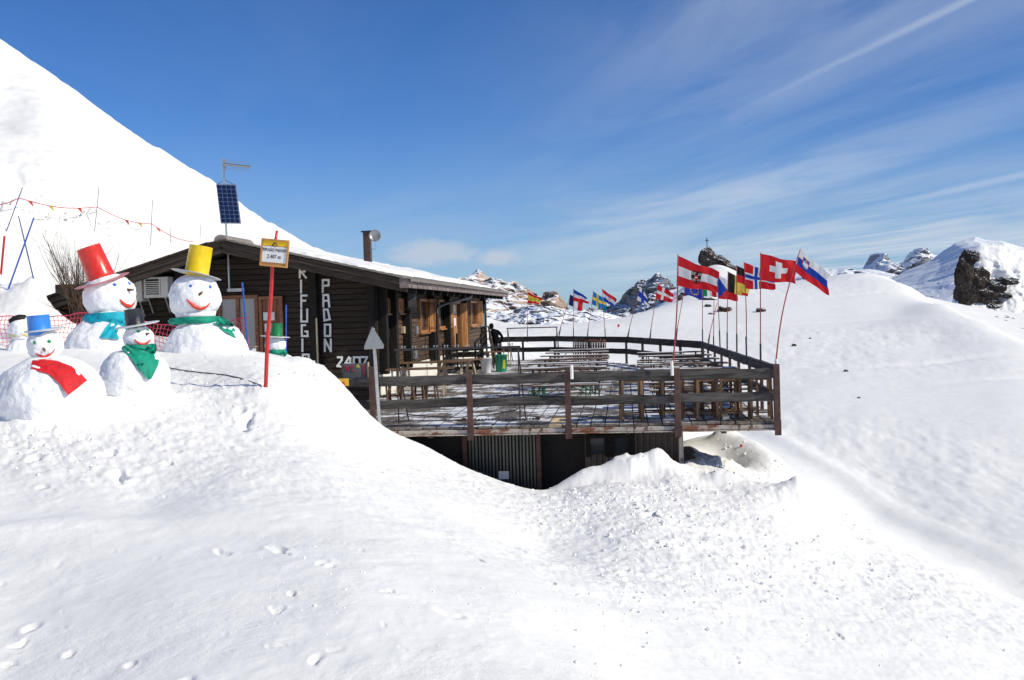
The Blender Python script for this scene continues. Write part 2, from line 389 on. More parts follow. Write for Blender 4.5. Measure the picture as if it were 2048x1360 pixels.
for a in [(490,850,.16,.42,15,.09),(478,826,.12,.2,10,.07),(215,908,.13,.16,0,.07),(235,955,.16,.30,25,.08),(80,972,.12,.12,0,.05),(330,930,.1,.12,0,.04),(75,915,.12,.14,0,.05),
          (100,860,.12,.16,0,.06),(560,1105,.12,.32,35,.07),(545,1095,.06,.06,0,.03),(440,1110,.12,.22,20,.05),(545,1220,.07,.09,0,.045),(60,1265,.12,.14,20,.07),(40,1295,.12,.15,0,.06),(130,1310,.07,.08,0,.05),
          (250,1335,.08,.10,0,.05),(25,1330,.09,.1,0,.05),(680,840,.10,.14,20,.06),(963,1130,.10,.22,35,.06),(895,1225,.16,.22,40,.05),(780,1185,.06,.08,0,.04),(720,1105,.05,.05,0,.03),
          (1305,1035,.22,.16,25,.12),(1290,1040,.1,.1,0,.06),(640,1320,.1,.14,0,.04),(1668,1270,.08,.3,30,.06),(1620,1155,.06,.25,25,.05),(1735,1250,.05,.12,30,.04),(1240,1060,.1,.06,0,.05),
          (1450,1250,.05,.08,0,.03),(1480,1320,.07,.07,0,.04),(350,905,.1,.1,0,.04),(650,1130,.1,.2,10,.03),(590,1190,.06,.08,0,.04),(380,1370,.1,.1,0,.05),(245,775,.12,.2,0,.05)]:
    dent(*a)
for i in range(46):
    px = rs.uniform(-40, 1900); py = rs.uniform(880, 1350)
    if py > 860+max(0, px-700)*.30: dent(px, py, rs.uniform(.03, .07), rs.uniform(.04, .11), rs.uniform(0, 50), rs.uniform(.006, .018))
for i in range(75):
    px = rs.uniform(-60, 520); py = 905-rs.uniform(0, 1)*150-px*.11
    dent(px, py, rs.uniform(.04, .10), rs.uniform(.05, .13), rs.uniform(-50, 50), rs.uniform(.012, .035))
BUMP = []   # X, Y, sx, sy, angle, height, power
def bmp(px, py, Y, lx, ly, deg, h, p=1.0):
    a = at(px, py, Y); BUMP.append((a.x, a.y, lx, ly, math.radians(deg), h, p))
# drifts against the room under the deck, cones of shovelled snow, heap by the board
bmp(1292, 940, 20.2, .60, .5, 0, .58, 1.4)
bmp(1215, 962, 20.0, .65, .45, -10, .40, 1.6)
bmp(1150, 985, 19.8, .45, .4, 0, .22, 1.6)
bmp(1602, 1000, 19.5, .45, .8, 0, .85, .4)
BUMP.append((3.0, 26.5, .7, 3.0, .05, .26, 1.6))
bmp(1450, 975, 19.9, .35, .35, 0, .20, 1.5)
bmp(1448, 880, 28, .4, .3, 0, .24, 1.5)
bmp(635, 730, 18.9, .50, .4, 0, .20)
bmp(610, 730, 19.2, .25, .3, 0, .10)
for a in [(93,838,12.3,.66,.66,0,.20,2.0),(265,800,13.4,.50,.50,0,.16,2.0),(208,716,17.5,.75,.7,0,.16,2.0),(402,716,18.0,.80,.7,0,.16,2.0)]: bmp(*a)
bmp(60, 1075, 7.7, .9, .35, 20, .07)
def smask(px, py, Y, rx, ry, X, Yy, deg=0):
    a = at(px, py, Y); c, s_ = math.cos(math.radians(deg)), math.sin(math.radians(deg))
    u = ((X-a.x)*c+(Yy-a.y)*s_)/rx; v = (-(X-a.x)*s_+(Yy-a.y)*c)/ry
    return np.exp(-(u*u+v*v))
def zfull(X, Y):
    z = zbase(X, Y); r = np.sqrt(X*X+Y*Y)
    near = np.clip((60-r)/25, 0, 1); 
    for (x, y, sx, sy, an, h, p) in BUMP:
        c, s_ = math.cos(an), math.sin(an); u = ((X-x)*c+(Y-y)*s_)/sx; v = (-(X-x)*s_+(Y-y)*c)/sy
        rr = np.sqrt(u*u+v*v+.01*p)
        z = z+h*.85*np.exp(-rr**(1.0+p))*(1+(.22*fbm(X*3.2, Y*3.2, 4, 81) if .5 < p < 1.5 else 0))
    wx = X+.35*vnoise(X*1.3, Y*1.3, 91); wy = Y+.35*vnoise(X*1.3, Y*1.3, 92)
    for (x, y, sx, sy, an, dep) in DENT:
        m_ = (np.abs(X-x) < 5*max(sx, sy)) & (np.abs(Y-y) < 5*max(sx, sy))
        if not m_.any(): continue
        xx = X[m_]+.05*vnoise(X[m_]*9, Y[m_]*9, 5); yy = Y[m_]+.05*vnoise(X[m_]*9, Y[m_]*9, 6)
        c, s_ = math.cos(an), math.sin(an); u = ((xx-x)*c+(yy-y)*s_)/sx; v = (-(xx-x)*s_+(yy-y)*c)/sy
        q = u*u+v*v; z[m_] += -dep*np.exp(-q**3*.5)+dep*.16*np.exp(-(np.sqrt(q)-1.7)**2*3)
    # broad undulation + wind ripples
    z = z+near*(.035*fbm(wx*.35, wy*.35, 3, 3)+.008*fbm(wx*1.6, wy*.9, 3, 33))
    # rough, lumpy snow
    lump = 1.15*smask(1150, 1020, 16, 3.2, 2.6, X, Y)+1.1*smask(1330, 1000, 17, 3.0, 2.4, X, Y)+.9*smask(1500, 1080, 15, 2.4, 3.0, X, Y)\
        + .8*smask(1240, 1180, 11, 1.6, 2.4, X, Y)+.7*smask(1480, 950, 22, 3.0, 3.2, X, Y)+.8*smask(1700, 1080, 20.5, 3, 3.4, X, Y)\
        + 1.5*smask(120, 870, 11.5, 3.2, 1.6, X, Y, 10)+1.1*smask(380, 770, 14.5, 3.4, 1.5, X, Y)+.7*smask(300, 950, 10, 3, 1.2, X, Y)+1.0*smask(640, 745, 18.9, 1.2, .9, X, Y)\
        + .5*smask(900, 950, 18, 3.5, 1.2, X, Y, -10)+.35*smask(1750, 1300, 11, 2.5, 3, X, Y)+1.1*smask(1740, 1090, 20, 3, 3.4, X, Y)+.8*smask(1900, 1200, 15.5, 2.4, 3, X, Y)
    lump = np.clip(lump*.85, 0, 1.3)
    n1 = fbm(X*5.5, Y*5.5, 4, 7, .6); n2 = np.maximum(0, fbm(X*2.6, Y*2.6, 3, 57, .6))
    z = z+near*lump*(.013*n1+.020*n2*np.abs(n1)+.006*fbm(X*17, Y*17, 3, 77, .6))+near*.0025*fbm(X*9, Y*5, 3, 21)
    # piste side slope, skied bumps
    far = np.clip((r-30)/25, 0, 1)*np.clip((520-r)/200, 0, 1)
    rough = np.clip(fbm(X*.035, Y*.035, 2, 41)+.55, .15, 1.2)
    right = np.clip((np.arctan2(X, Y)+.12)*6, 0, 1)
    xb = np.interp(Y, [0, 30, 36, 45, 55, 70, 100, 140], [15, 14.5, 13.8, 12.6, 12, 8.4, 2, -4])+.6*vnoise(Y*.12, X*.05, 3)
    pst = 1/(1+np.exp(np.clip(-(X-xb)/.5, -30, 30))); berm = .22*np.exp(-((X-xb)/.9)**2)*np.clip((110-r)/30, 0, 1)
    z = z+far*right*berm+far*right*pst*(rough*.03*fbm(X*.42, Y*.30, 4, 43, .62)+rough**2*.022*fbm(X*1.5, Y*.6, 2, 48, .6)+.18*fbm(X*.05, Y*.05, 3, 44))
    for (k0, am, wl, of) in ((118, 7, 60, 0), (131, 5, 45, 20), (96, 4, 38, 9), (150, 9, 80, 33), (165, 6, 50, 14), (84, 3, 30, 3)):
        dd = Y-(k0+am*np.sin((X+of)/wl*6.28)-.25*(X-30)); z = z-far*right*.16*np.exp(-(dd/.8)**2)*np.clip(vnoise(X*.05+of, X*0+k0, 7)+.7, 0, 1)*(X > 14)
    z = z+far*(1-right)*(.22*fbm(X*.12, Y*.12, 4, 45, .55)+.05*fbm(X*.9, Y*.9, 3, 47, .6))
    # cut bank with broken snow blocks on the left hill
    a = at(130, 440, 43); b_ = at(0, 440, 37.5)
    e = np.exp(-((z-4.4-.3*fbm(X*.3, Y*.3, 2, 5))/.85)**2)*np.clip((-X-11)/3, 0, 1)*np.clip((62-r)/8, 0, 1)*np.clip((r-28)/4, 0, 1)
    z = z+e*(.6*np.maximum(0, fbm(X*.9, Y*.9, 4, 61, .6))+.12*n1)
    z = z+np.clip((r-24)/4, 0, 1)*np.clip((60-r)/10, 0, 1)*(1-right)*(.10*fbm(X*1.1, Y*1.1, 4, 63, .62))*np.clip((-X-13.5)/2, 0, 1)
    z = z+np.clip((r-200)/60, 0, 1)*np.clip((600-r)/200, 0, 1)*.25*np.maximum(0, fbm(X*.09, Y*.09, 4, 71))
    return z

snow_m, t, b = mat('snow', .62, 0, .25)
P0 = geo(t)
nA = t.noise(P0, 1.1, 4, .55); nB = t.noise(P0, 14, 6, .68); nC = t.noise(P0, 70, 3, .6)
col = t.mix(t.mapr(nA, .3, .7), (.88, .872, .850), (.915, .908, .890))
t.l.new(col, b.inputs['Base Color'])
crust = t.mapr(t.noise(P0, .8, 5, .6, .4), .47, .62)
hh = t.m('MULTIPLY', t.m('ADD', t.m('MULTIPLY', nB, .8), t.m('MULTIPLY', nC, .25)), t.m('ADD', t.m('MULTIPLY', crust, .75), .10))
hh = t.m('ADD', hh, t.m('MULTIPLY', t.noise(P0, .55, 7, .62), 3.0))
bump(t, b, hh, .42, .035)
NTH, NR = 780, 880
fin = np.linspace(-.66, .44, NTH)
th = np.concatenate([np.linspace(-math.pi, -.66, 60)[:-1], fin, np.linspace(.44, math.pi, 60)[1:]])
ra = np.concatenate([[.02, .6, 1.4, 2.2], np.exp(np.linspace(math.log(3.0), math.log(60), 610)), np.exp(np.linspace(math.log(60), math.log(900), 420))[1:], [1400, 2500, 6000]])
TT, RR = np.meshgrid(th, ra, indexing='ij')
GX = RR*np.sin(TT); GY = RR*np.cos(TT)
GZ = zfull(GX.ravel(), GY.ravel()).reshape(GX.shape)
GZ[:, -3:] = np.array([-60, -90, -140])[None]
GZ[-1] = GZ[0]
out = (TT < -.66) | (TT > .44)
nr = len(ra)
def grid_obj(name, i0, i1, j0, j1, m, cap=None):
    X, Y, Z = GX[i0:i1+1, j0:j1+1], GY[i0:i1+1, j0:j1+1], GZ[i0:i1+1, j0:j1+1]
    a, b_ = X.shape; vs = np.stack([X, Y, Z], -1).reshape(-1, 3)
    ii = (np.arange(a-1)[:, None]*b_+np.arange(b_-1)[None]).ravel()
    fs = np.stack([ii, ii+1, ii+b_+1, ii+b_], 1)[:, ::-1]
    me = bpy.data.meshes.new(name)
    me.vertices.add(len(vs)); me.vertices.foreach_set('co', vs.ravel().astype(np.float32))
    me.loops.add(fs.size); me.loops.foreach_set('vertex_index', fs.ravel().astype(np.int32))
    me.polygons.add(len(fs)); me.polygons.foreach_set('loop_start', np.arange(0, fs.size, 4, dtype=np.int32))
    me.polygons.foreach_set('use_smooth', np.ones(len(fs), bool))
    me.update(calc_edges=True); me.materials.append(m)
    if me.polygons[len(fs)//2].normal.z < 0: me.flip_normals()
    return tag(link(name, me), kind='structure')
J = int(np.argmin(abs(ra-60))); I = int(np.argmin(abs(th+.13)))
grid_obj('snow_ground', 0, len(th)-1, 0, J, snow_m)
grid_obj('snow_hill', 0, I, J, nr-1, snow_m)
grid_obj('ski_slope', I, len(th)-1, J, nr-1, snow_m)
def zat(x, y): return float(zfull(np.array([x], float), np.array([y], float))[0])
def ghit(px, py):
    h = hit(px, py, lambda X, Y: zfull(np.asarray(X, float).ravel(), np.asarray(Y, float).ravel())); return h

# ------------------------------------------------------------------ mountains
def rock_mat(name, c1, c2, thr, snow_c=(.82, .85, .90), sc=.004, w=.12, strat=0.0):
    m, t, b = mat(name, .85, 0, .2)
    P = geo(t); nz = t.sep(geo(t, 'Normal'))[2]
    n1 = t.noise(P, sc, 8, .66); n2 = t.noise(P, sc*5, 6, .65)
    z_ = t.noise(t.scl(P, (sc*.3, sc*.3, sc*9)), 1.0, 5, .6)
    rc = t.mix(t.mapr(n2, .35, .65), c1, c2)
    k = t.mapr(z_, .3, .7, .7, 1.2); rc = t.vm('MULTIPLY', rc, t.comb(k, k, k))
    s = t.m('ADD', nz, t.m('ADD', t.m('MULTIPLY', t.m('SUBTRACT', n1, .5), .9), t.m('MULTIPLY', t.m('SUBTRACT', z_, .5), strat)))
    sm = t.mapr(s, thr-w, thr+w)
    t.l.new(t.mix(sm, rc, snow_c), b.inputs['Base Color'])
    bump(t, b, n2, .6, 2.5/sc*.004)
    return m
def mountain(name, sky, base_py, D, depth, m, nu, nv, amp, sc, seed, jag=1.0, back=.5, power=1.3, tilt=0.0):
    """sky: skyline in photo pixels; the body leans back from the foot to the ridge and falls away behind it"""
    px = np.linspace(sky[0][0], sky[-1][0], nu)
    top = np.interp(px, [a for a, _ in sky], [b_ for _, b_ in sky])
    fr = np.array([tuple(ray(p, q)) for p, q in zip(px, top)]); fb = np.array([tuple(ray(p, base_py)) for p in px])
    vs = []; 
    tv = np.concatenate([np.linspace(0, 1, nv), 1+np.linspace(0, 1, max(4, int(nv*back)))[1:]])
    az_ = fr[:, 0]/fr[:, 1]
    V, U = np.meshgrid(tv, np.arange(nu))
    Dy = D+tilt*(px-px.mean())
    Yd = (Dy[:, None] - depth*(1-V))
    X = az_[:, None]*Dy[:, None]+ (fb[:, 0]/fb[:, 1]-az_)[:, None]*0 + (az_[:, None])*(Yd-Dy[:, None])
    Zt = (fr[:, 2]/fr[:, 1])*Dy; Zb = (fb[:, 2]/fb[:, 1])*(Dy-depth)
    f = np.where(V <= 1, V**power, np.maximum(0, 1-(V-1)*1.2))
    Z = Zb[:, None]+(Zt-Zb)[:, None]*f
    damp = np.sin(np.clip(V, 0, 1)*math.pi)**.6*.95+.05; Z0 = Z.copy()
    q1, q2 = X/sc, (Z0*1.25+Yd*.35)/sc
    n = ridged(q1, q2, 7, seed, .6)*.55+fbm(q1*1.7, q2*1.7, 7, seed+5, .62)*.8
    n2 = fbm(q1*2.2+9, q2*1.1, 6, seed+8, .6)
    Z = Z+amp*.40*damp*n2+jag*amp*.22*(ridged(X/sc*3.2, Yd*0+seed, 5, seed+9, .62)-.9)*np.clip(V, 0, 1)**5
    Yd = Yd-amp*4.2*damp*n
    X = X+amp*.7*damp*fbm(q1*1.3, q2*2.6, 5, seed+12, .6)
    vs = np.stack([X, Yd, Z], -1).reshape(-1, 3); b_ = len(tv)
    ii = (np.arange(nu-1)[:, None]*b_+np.arange(b_-1)[None]).ravel()
    fs = np.stack([ii, ii+b_, ii+b_+1, ii+1], 1)
    me = bpy.data.meshes.new(name); me.from_pydata(vs.tolist(), [], fs.tolist()); me.materials.append(m)
    me.polygons.foreach_set('use_smooth', np.ones(len(fs), bool)); me.update()
    return tag(link(name, me), kind='structure')
pink = rock_mat('pink_rock', (.40, .29, .22), (.48, .37, .30), .76, strat=.35, sc=.0022)
grey = rock_mat('grey_rock', (.17, .175, .19), (.27, .25, .245), .78, sc=.003, strat=.3)
soft = rock_mat('snowy_rock', (.22, .22, .24), (.30, .29, .29), .50, sc=.003, w=.14, strat=.2)
mountain('mountain_ridge', [(840,560),(900,556),(940,543),(955,538),(970,548),(985,546),(1005,552),(1020,562),(1032,557),(1045,566),(1060,580),(1075,590),(1085,592),(1090,583),(1098,581),(1108,594),(1118,608),(1135,626),(1160,640),(1200,655)], 665, 7000, 2600, pink, 420, 180, 75, 700, 3, 1.8, power=.75)
mountain('far_peaks', [(1100,650),(1130,634),(1160,622),(1185,616),(1215,606),(1232,592),(1246,582),(1258,586),(1268,570),(1280,564),(1296,567),(1303,563),(1316,554),(1328,552),(1338,558),(1350,572),(1380,580),(1440,600),(1500,620)], 652, 6200, 2400, grey, 340, 140, 80, 520, 11, 2.2, power=.8)
mountain('lower_mountain', [(960,640),(1000,628),(1040,618),(1075,610),(1110,612),(1130,618),(1165,624),(1200,622),(1240,632),(1280,640),(1340,652)], 672, 2600, 1200, soft, 300, 90, 28, 260, 21, 1.0, power=.8)
mountain('far_summit', [(1560,560),(1600,552),(1640,543),(1690,538),(1722,532),(1736,520),(1748,508),(1762,502),(1776,512),(1792,517),(1806,516),(1822,504),(1836,496),(1850,497),(1864,508),(1885,508),(1930,520),(2000,520),(2060,520)], 640, 9000, 3000, soft, 340, 120, 95, 700, 31, 1.6, power=.9)
mountain('snow_mountain', [(1700,590),(1760,566),(1800,548),(1840,530),(1870,514),(1890,500),(1910,486),(1930,479),(1950,475),(1970,479),(2000,480),(2030,490),(2080,503),(2200,540),(2350,560)], 660, 3000, 1500, soft, 300, 110, 14, 300, 41, .8, power=.7)
mountain('far_ridge', [(1340,580),(1400,575),(1480,560),(1560,550),(1620,543),(1645,536),(1670,538),(1690,533),(1712,538),(1740,540),(1800,550),(1900,560)], 600, 4500, 1400, soft, 200, 50, 24, 300, 51, 1.0, power=.9)

mountain('snow_shoulder', [(1893,645),(1908,590),(1918,535),(1928,508),(1940,500),(1960,488),(2000,490),(2048,504),(2120,540),(2240,620)], 665, 350, 26, snow_m, 160, 60, .7, 26, 61, .3, power=.8)
# broken clods lying on the rough snow
ico = bmesh.new(); bmesh.ops.create_icosphere(ico, subdivisions=1, radius=1); IV = np.array([v.co[:] for v in ico.verts]); IF = np.array([[v.index for v in f.verts] for f in ico.faces]); ico.free()
rg = np.random.RandomState(4); cx, cy, cs = [], [], []
def zone(px, py, sx, sy, n, s0, s1):
    for _ in range(n):
        a = px+rg.randn()*sx; b_ = py+rg.randn()*sy
        h_ = hit(a, b_); cx.append(h_.x); cy.append(h_.y); cs.append(s0*(s1/s0)**(rg.rand()**2.2))
for a in [(1150,1010,70,25,220,.010,.05),(1330,1010,90,45,380,.010,.06),(1450,1120,70,70,200,.008,.04),(1240,1180,60,70,200,.007,.03),(1480,940,60,25,160,.012,.05),(1700,1080,60,60,160,.010,.045),
          (100,880,90,35,260,.006,.030),(360,800,110,30,260,.007,.035),(640,745,32,14,90,.015,.06),(900,930,70,30,80,.01,.04),(600,1130,60,60,24,.006,.014),(170,458,80,16,110,.04,.16),(900,1180,180,60,40,.006,.014),(1700,1200,120,80,100,.008,.03)]: zone(*a)
cx, cy, cs = map(np.array, (cx, cy, cs)); cz = zfull(cx, cy)
N = len(cx); R3 = rg.rand(N, 12, 1)*.6+.6; V = IV[None]*R3*cs[:, None, None]*np.array([1, 1, .75]); an = rg.rand(N)*6.28; ca, sa = np.cos(an)[:, None], np.sin(an)[:, None]
V = np.stack([V[..., 0]*ca-V[..., 1]*sa*.8, V[..., 0]*sa+V[..., 1]*ca*.8, V[..., 2]], -1)+np.stack([cx, cy, cz+cs*.25], -1)[:, None]
me = bpy.data.meshes.new('snow_clods'); me.from_pydata(V.reshape(-1, 3).tolist(), [], (IF[None]+12*np.arange(N)[:, None, None]).reshape(-1, 3).tolist()); me.materials.append(snow_m); me.update()
tag(link('snow_clods', me), kind='stuff')

# thin mountain air between the eye and the far peaks
hm = bpy.data.materials.new('thin_air'); hm.use_nodes = True; hn = hm.node_tree; hn.nodes.clear()
pv = hn.nodes.new('ShaderNodeVolumePrincipled'); pv.inputs['Color'].default_value = (.62, .76, 1.0, 1); pv.inputs['Density'].default_value = .000010; pv.inputs['Anisotropy'].default_value = .25
ho = hn.nodes.new('ShaderNodeOutputMaterial'); hn.links.new(pv.outputs[0], ho.inputs['Volume'])
me = MB().box((0, 2500, 350), (24000, 19000, 1500)).mesh('haze', hm); tag(link('haze', me), kind='stuff')
# ------------------------------------------------------------------ materials
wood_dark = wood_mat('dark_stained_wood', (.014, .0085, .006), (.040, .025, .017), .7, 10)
wood_side = wood_mat('side_wall_brown_wood', (.052, .031, .018), (.125, .075, .044), .75, 9)  # lighter brown than the boards on the gable
wood_black = wood_mat('blackened_wood', (.007, .006, .0055), (.017, .0135, .0115), .8, 10)
wood_rake = wood_mat('weathered_brown_board', (.030, .021, .016), (.075, .054, .040), .75, 9)
wood_grey = wood_mat('weathered_grey_log', (.028, .025, .023), (.10, .092, .086), .8, 8)
wood_plank = wood_mat('deck_plank_wood', (.095, .08, .068), (.22, .19, .165), .8, 7, snow=.40)
wood_new = wood_mat('fresh_pale_timber', (.62, .42, .20), (.78, .58, .34), .6, 6)
wood_orange = wood_mat('orange_varnished_wood', (.27, .11, .034), (.46, .21, .072), .45, 8)
wood_red = wood_mat('red_brown_wood', (.16, .06, .03), (.28, .12, .06), .5, 8)
wood_bench = wood_mat('bench_board_wood', (.09, .055, .038), (.18, .115, .08), .7, 8, snow=.56)
wood_stand = wood_mat('stand_leg_wood', (.11, .062, .036), (.24, .145, .085), .65, 8)
wood_pale = wood_mat('pale_trestle_wood', (.38, .30, .20), (.55, .45, .32), .65, 8)
white_paint = flat_mat('white_paint', (.78, .78, .76), .55, var=.06)
plaster = flat_mat('white_plaster', (.74, .71, .64), .85, var=.06)
galv = flat_mat('galvanised_steel', (.42, .43, .44), .42, .85, var=.12)
dark_steel = flat_mat('dark_steel', (.045, .040, .040), .5, .5, var=.2)
brown_steel = flat_mat('brown_painted_steel', (.075, .036, .030), .6, .2, var=.35)
black_pl = flat_mat('black_plastic', (.015, .015, .017), .4, var=.1)
slate = flat_mat('grey_brown_shingle', (.20, .16, .15), .7, var=.2)
tile_m = flat_mat('grey_roof_tile', (.24, .215, .19), .8, var=.2)
ac_m = flat_mat('ac_casing', (.62, .61, .58), .5, var=.05)
green_metal = flat_mat('green_folding_leg', (.03, .16, .07), .5, .2, var=.2)
paper = flat_mat('paper', (.75, .75, .73), .8, var=.03)
slateboard = flat_mat('slate_board', (.10, .105, .11), .6, var=.1)
m, t, b = mat('rusty_painted_beam', .7, .1)
o = obj_coord(t); n = t.noise(t.scl(o, (1.2, 4, 4)), 1.6, 7, .65, .3)
cc = t.mix(t.mapr(n, .42, .52), (.20, .075, .035), (.42, .38, .34)); cc = t.mix(t.mapr(t.noise(o, 8, 5, .6), .56, .66), cc, (.10, .05, .035))
t.l.new(cc, b.inputs['Base Color']); bump(t, b, n, .3, .01); rusty = m
m, t, b = mat('corrugated_brown_sheet', .5, .2)
o = obj_coord(t); k = t.mapr(t.noise(o, 3, 5, .6), .3, .7, .8, 1.2); t.l.new(t.vm('MULTIPLY', (.080, .060, .052), t.comb(k, k, k)), b.inputs['Base Color']); brown_sheet = m
grey_sheet = flat_mat('grey_metal_sheet', (.10, .105, .10), .45, .5, var=.12)
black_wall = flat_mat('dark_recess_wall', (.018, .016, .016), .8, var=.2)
m, t, b = mat('window_glass', .04); b.inputs['Base Color'].default_value = (.03, .035, .04, 1); dark_glass = m
m, t, b = mat('curtain_reflection_glass', .08); b.inputs['Base Color'].default_value = (.30, .31, .31, 1); pale_glass = m  # pale tone mixes grey curtains with the milky reflection of snow

# ------------------------------------------------------------------ mountain hut
XW, YF, YB = -7.1, 29.5, 51.5          # side wall, front wall, back
XL = -17.0; RX, RZ = -11.18, 2.24      # left wall, ridge
EX = -5.9; YR0, YR1 = 28.2, 52.9; SR = .243; SL = .28
def roofz(x): return RZ-(SR*(x-RX) if x > RX else SL*(RX-x))
FL = -2.31                              # deck level
hut = thing('mountain_hut', (-12, 40, FL), 'low dark timber mountain hut with snow on its roof and white letters on its gable', 'mountain hut')
Hp = hut
rr = random.Random(3)
def fz(px, py, Y=YF): p = at(px, py, Y); return p.x, p.z
# openings in front wall: (x0,x1,z0,z1)
dx0, _ = fz(436, 590); dx1, dz1 = fz(568, 588)
wx0, wz1 = fz(96, 612); wx1, _ = fz(152, 612)
OPF = [(dx0, dx1, -2.3, dz1), (wx0, wx1, -.9, wz1)]
def rows(z0, z1, h): 
    n = int((z1-z0)/h); return [(z0+i*h, z0+(i+1)*h) for i in range(n+1)]
bh = .165
for (za, zb) in rows(-2.5, 2.0, bh):
    zc = (za+zb)/2
    xa = max(XL, RX-(RZ-.22-zb)/SL); xb = min(XW-.02, RX+(RZ-.22-zb)/SR)
    if xb-xa < .4: continue
    segs = [(xa, xb)]
    for (o0, o1, oz0, oz1) in OPF:
        if oz0-.05 < zc < oz1+.02:
            ns = []
            for (p, q) in segs:
                if o1 <= p or o0 >= q: ns.append((p, q)); continue
                if o0-p > .1: ns.append((p, o0))
                if q-o1 > .1: ns.append((o1, q))
            segs = ns
    for (p, q) in segs:
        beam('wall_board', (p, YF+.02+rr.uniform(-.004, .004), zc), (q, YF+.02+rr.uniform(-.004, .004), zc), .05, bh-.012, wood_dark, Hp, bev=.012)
MB().box(((XL+XW)/2, YF+.12, -.6), (XW-XL-.1, .06, 3.6)).build('wall_core', black_wall, Hp)
# side wall bays between posts
def sy(px): return -XW*F/(1250-px)
POSTS = [(741, 757), (777, 789.5), (806, 817.5), (853, 869), (889.5, 899), (926.5, 934), (960, 975)]
PX_P = -6.86
ys = []
for (a, b_) in POSTS:
    # a post stands proud of the wall: its near face spans the wall on screen
    y = -PX_P*F/(1250-b_); ys.append(y)
ys[0] = YF+.14
ys[-1] = YB-.15
WB = -1.63
WIN = [(759, 773.5, .50, .04), (789.5, 804, .50, .04), (834, 851, .52, -.67), (874, 888, .52, -.60), (939, 952, .52, -.65)]
DOOR = (901, 917, .50, -1.52)
wins = [(sy(a), sy(b_), zt, zb) for a, b_, zt, zb in WIN]; door = (sy(DOOR[0]), sy(DOOR[1]), DOOR[2], DOOR[3])
ylist = [YF]+ys[1:]+[YB]
for i in range(len(ylist)-1):
    y0, y1 = ylist[i], ylist[i+1]
    if y1-y0 < .3: continue
    for (za, zb) in rows(WB, .58, bh):
        zc = (za+zb)/2; segs = [(y0, y1)]
        for (o0, o1, zt, zbm) in wins+[door]:
            if zbm < zc < zt:
                ns = []
                for p, q in segs:
                    if o1 <= p or o0 >= q: ns.append((p, q)); continue
                    if o0-p > .08: ns.append((p, o0))
                    if q-o1 > .08: ns.append((o1, q))
                segs = ns
        for p, q in segs:
            beam('wall_board', (XW-.02+rr.uniform(-.004, .004), p+.003, zc), (XW-.02+rr.uniform(-.004, .004), q-.003, zc), .05, bh-.012, wood_side, Hp, bev=.012)
MB().box((XW-.12, (YF+YB)/2, -.7), (.06, YB-YF-.3, 3.3)).build('wall_core', black_wall, Hp)
MB().box((XW-.03, (YF+YB)/2+.05, (WB+FL)/2-.12), (.12, YB-YF+.05, WB-FL-.02+.2)).build('plinth', plaster, Hp)
MB().box(((XL+XW)/2, YB, -.7), (XW-XL, .1, 3.4)).build('back_wall', wood_dark, Hp)
MB().box((XL, (YF+YB)/2, -.9), (.1, YB-YF, 2.6)).build('left_wall', wood_dark, Hp)
for i, y in enumerate(ys):
    w = .26 if i not in (3, 6) else .42  # fourth post widened to take in its shadow on the wall
    beam('wall_post', ((XW+PX_P)/2+.02, y, -1.72), ((XW+PX_P)/2+.02, y, .80), w, .24, wood_black, Hp, up=(1, 0, 0), bev=.01)
# corner post of front wall and mid post
for px in (631, 747):
    x = at(px, 700, YF-.1).x
    beam('wall_post', (x, YF-.12, -2.4), (x, YF-.12, roofz(x)-.2), .22, .22, wood_black, Hp, up=(1, 0, 0))
x = at(634, 660, YF-.2).x; beam('support_pole', (x, YF-.22, -2.4), (x, YF-.22, at(634, 636, YF).z), .05, .05, wood_pale, Hp)
# windows on the side wall with half open shutters
def side_window(y0, y1, zt, zb, shut, bars=False):
    fr = MB(); t_ = .09
    for (ya, yb, a, b_) in ((y0, y0+t_, zb, zt), (y1-t_, y1, zb, zt), (y0+t_, y1-t_, zt-t_, zt), (y0+t_, y1-t_, zb, zb+t_)):
        fr.box((XW+.03, (ya+yb)/2, (a+b_)/2), (.10, yb-ya, b_-a))
    f = fr.build('window', wood_orange, Hp)
    MB().box((XW-.02, (y0+y1)/2, (zt+zb)/2), (.02, y1-y0-2*t_, zt-zb-2*t_)).build('pane', dark_glass, f)
    beam('sill', (XW+.07, y0-.05, zb-.03), (XW+.07, y1+.05, zb-.03), .14, .05, wood_orange, f)
    if bars:
        n = 7
        for k in range(n):
            y = y0+t_+(y1-y0-2*t_)*(k+.5)/n
            beam('window_bar', (XW+.07, y, zb+t_), (XW+.07, y, zt-t_), .05, .04, wood_orange, f)
    for (ys_, ang, wdt) in shut:
        # shutter hinged on ys_, swung out by ang from the wall; made of upright boards
        n = 4
        d_ = Vector((math.sin(ang), math.cos(ang), 0))
        for k in range(n):
            c = Vector((XW+.10, ys_, (zt+zb)/2))+d_*(wdt*(k+.5)/n)
            beam('shutter_board', c+Vector((0, 0, (zb-zt)/2)), c+Vector((0, 0, (zt-zb)/2)), wdt/n-.012, .03, wood_orange, f, up=d_.cross(Vector((0, 0, 1))))
        for zz in (zb+.15, zt-.15):
            c = Vector((XW+.10, ys_, zz))+d_.cross(Vector((0, 0, 1)))*.03
            beam('shutter_batten', c+d_*.03, c+d_*(wdt-.03), .02, .07, wood_red, f)
for i, (a, b_, zt, zb) in enumerate(wins):
    if i < 2: side_window(a, b_, zt, zb, [], True)
    else: side_window(a, b_, zt, zb, [(b_, .50, .40)])
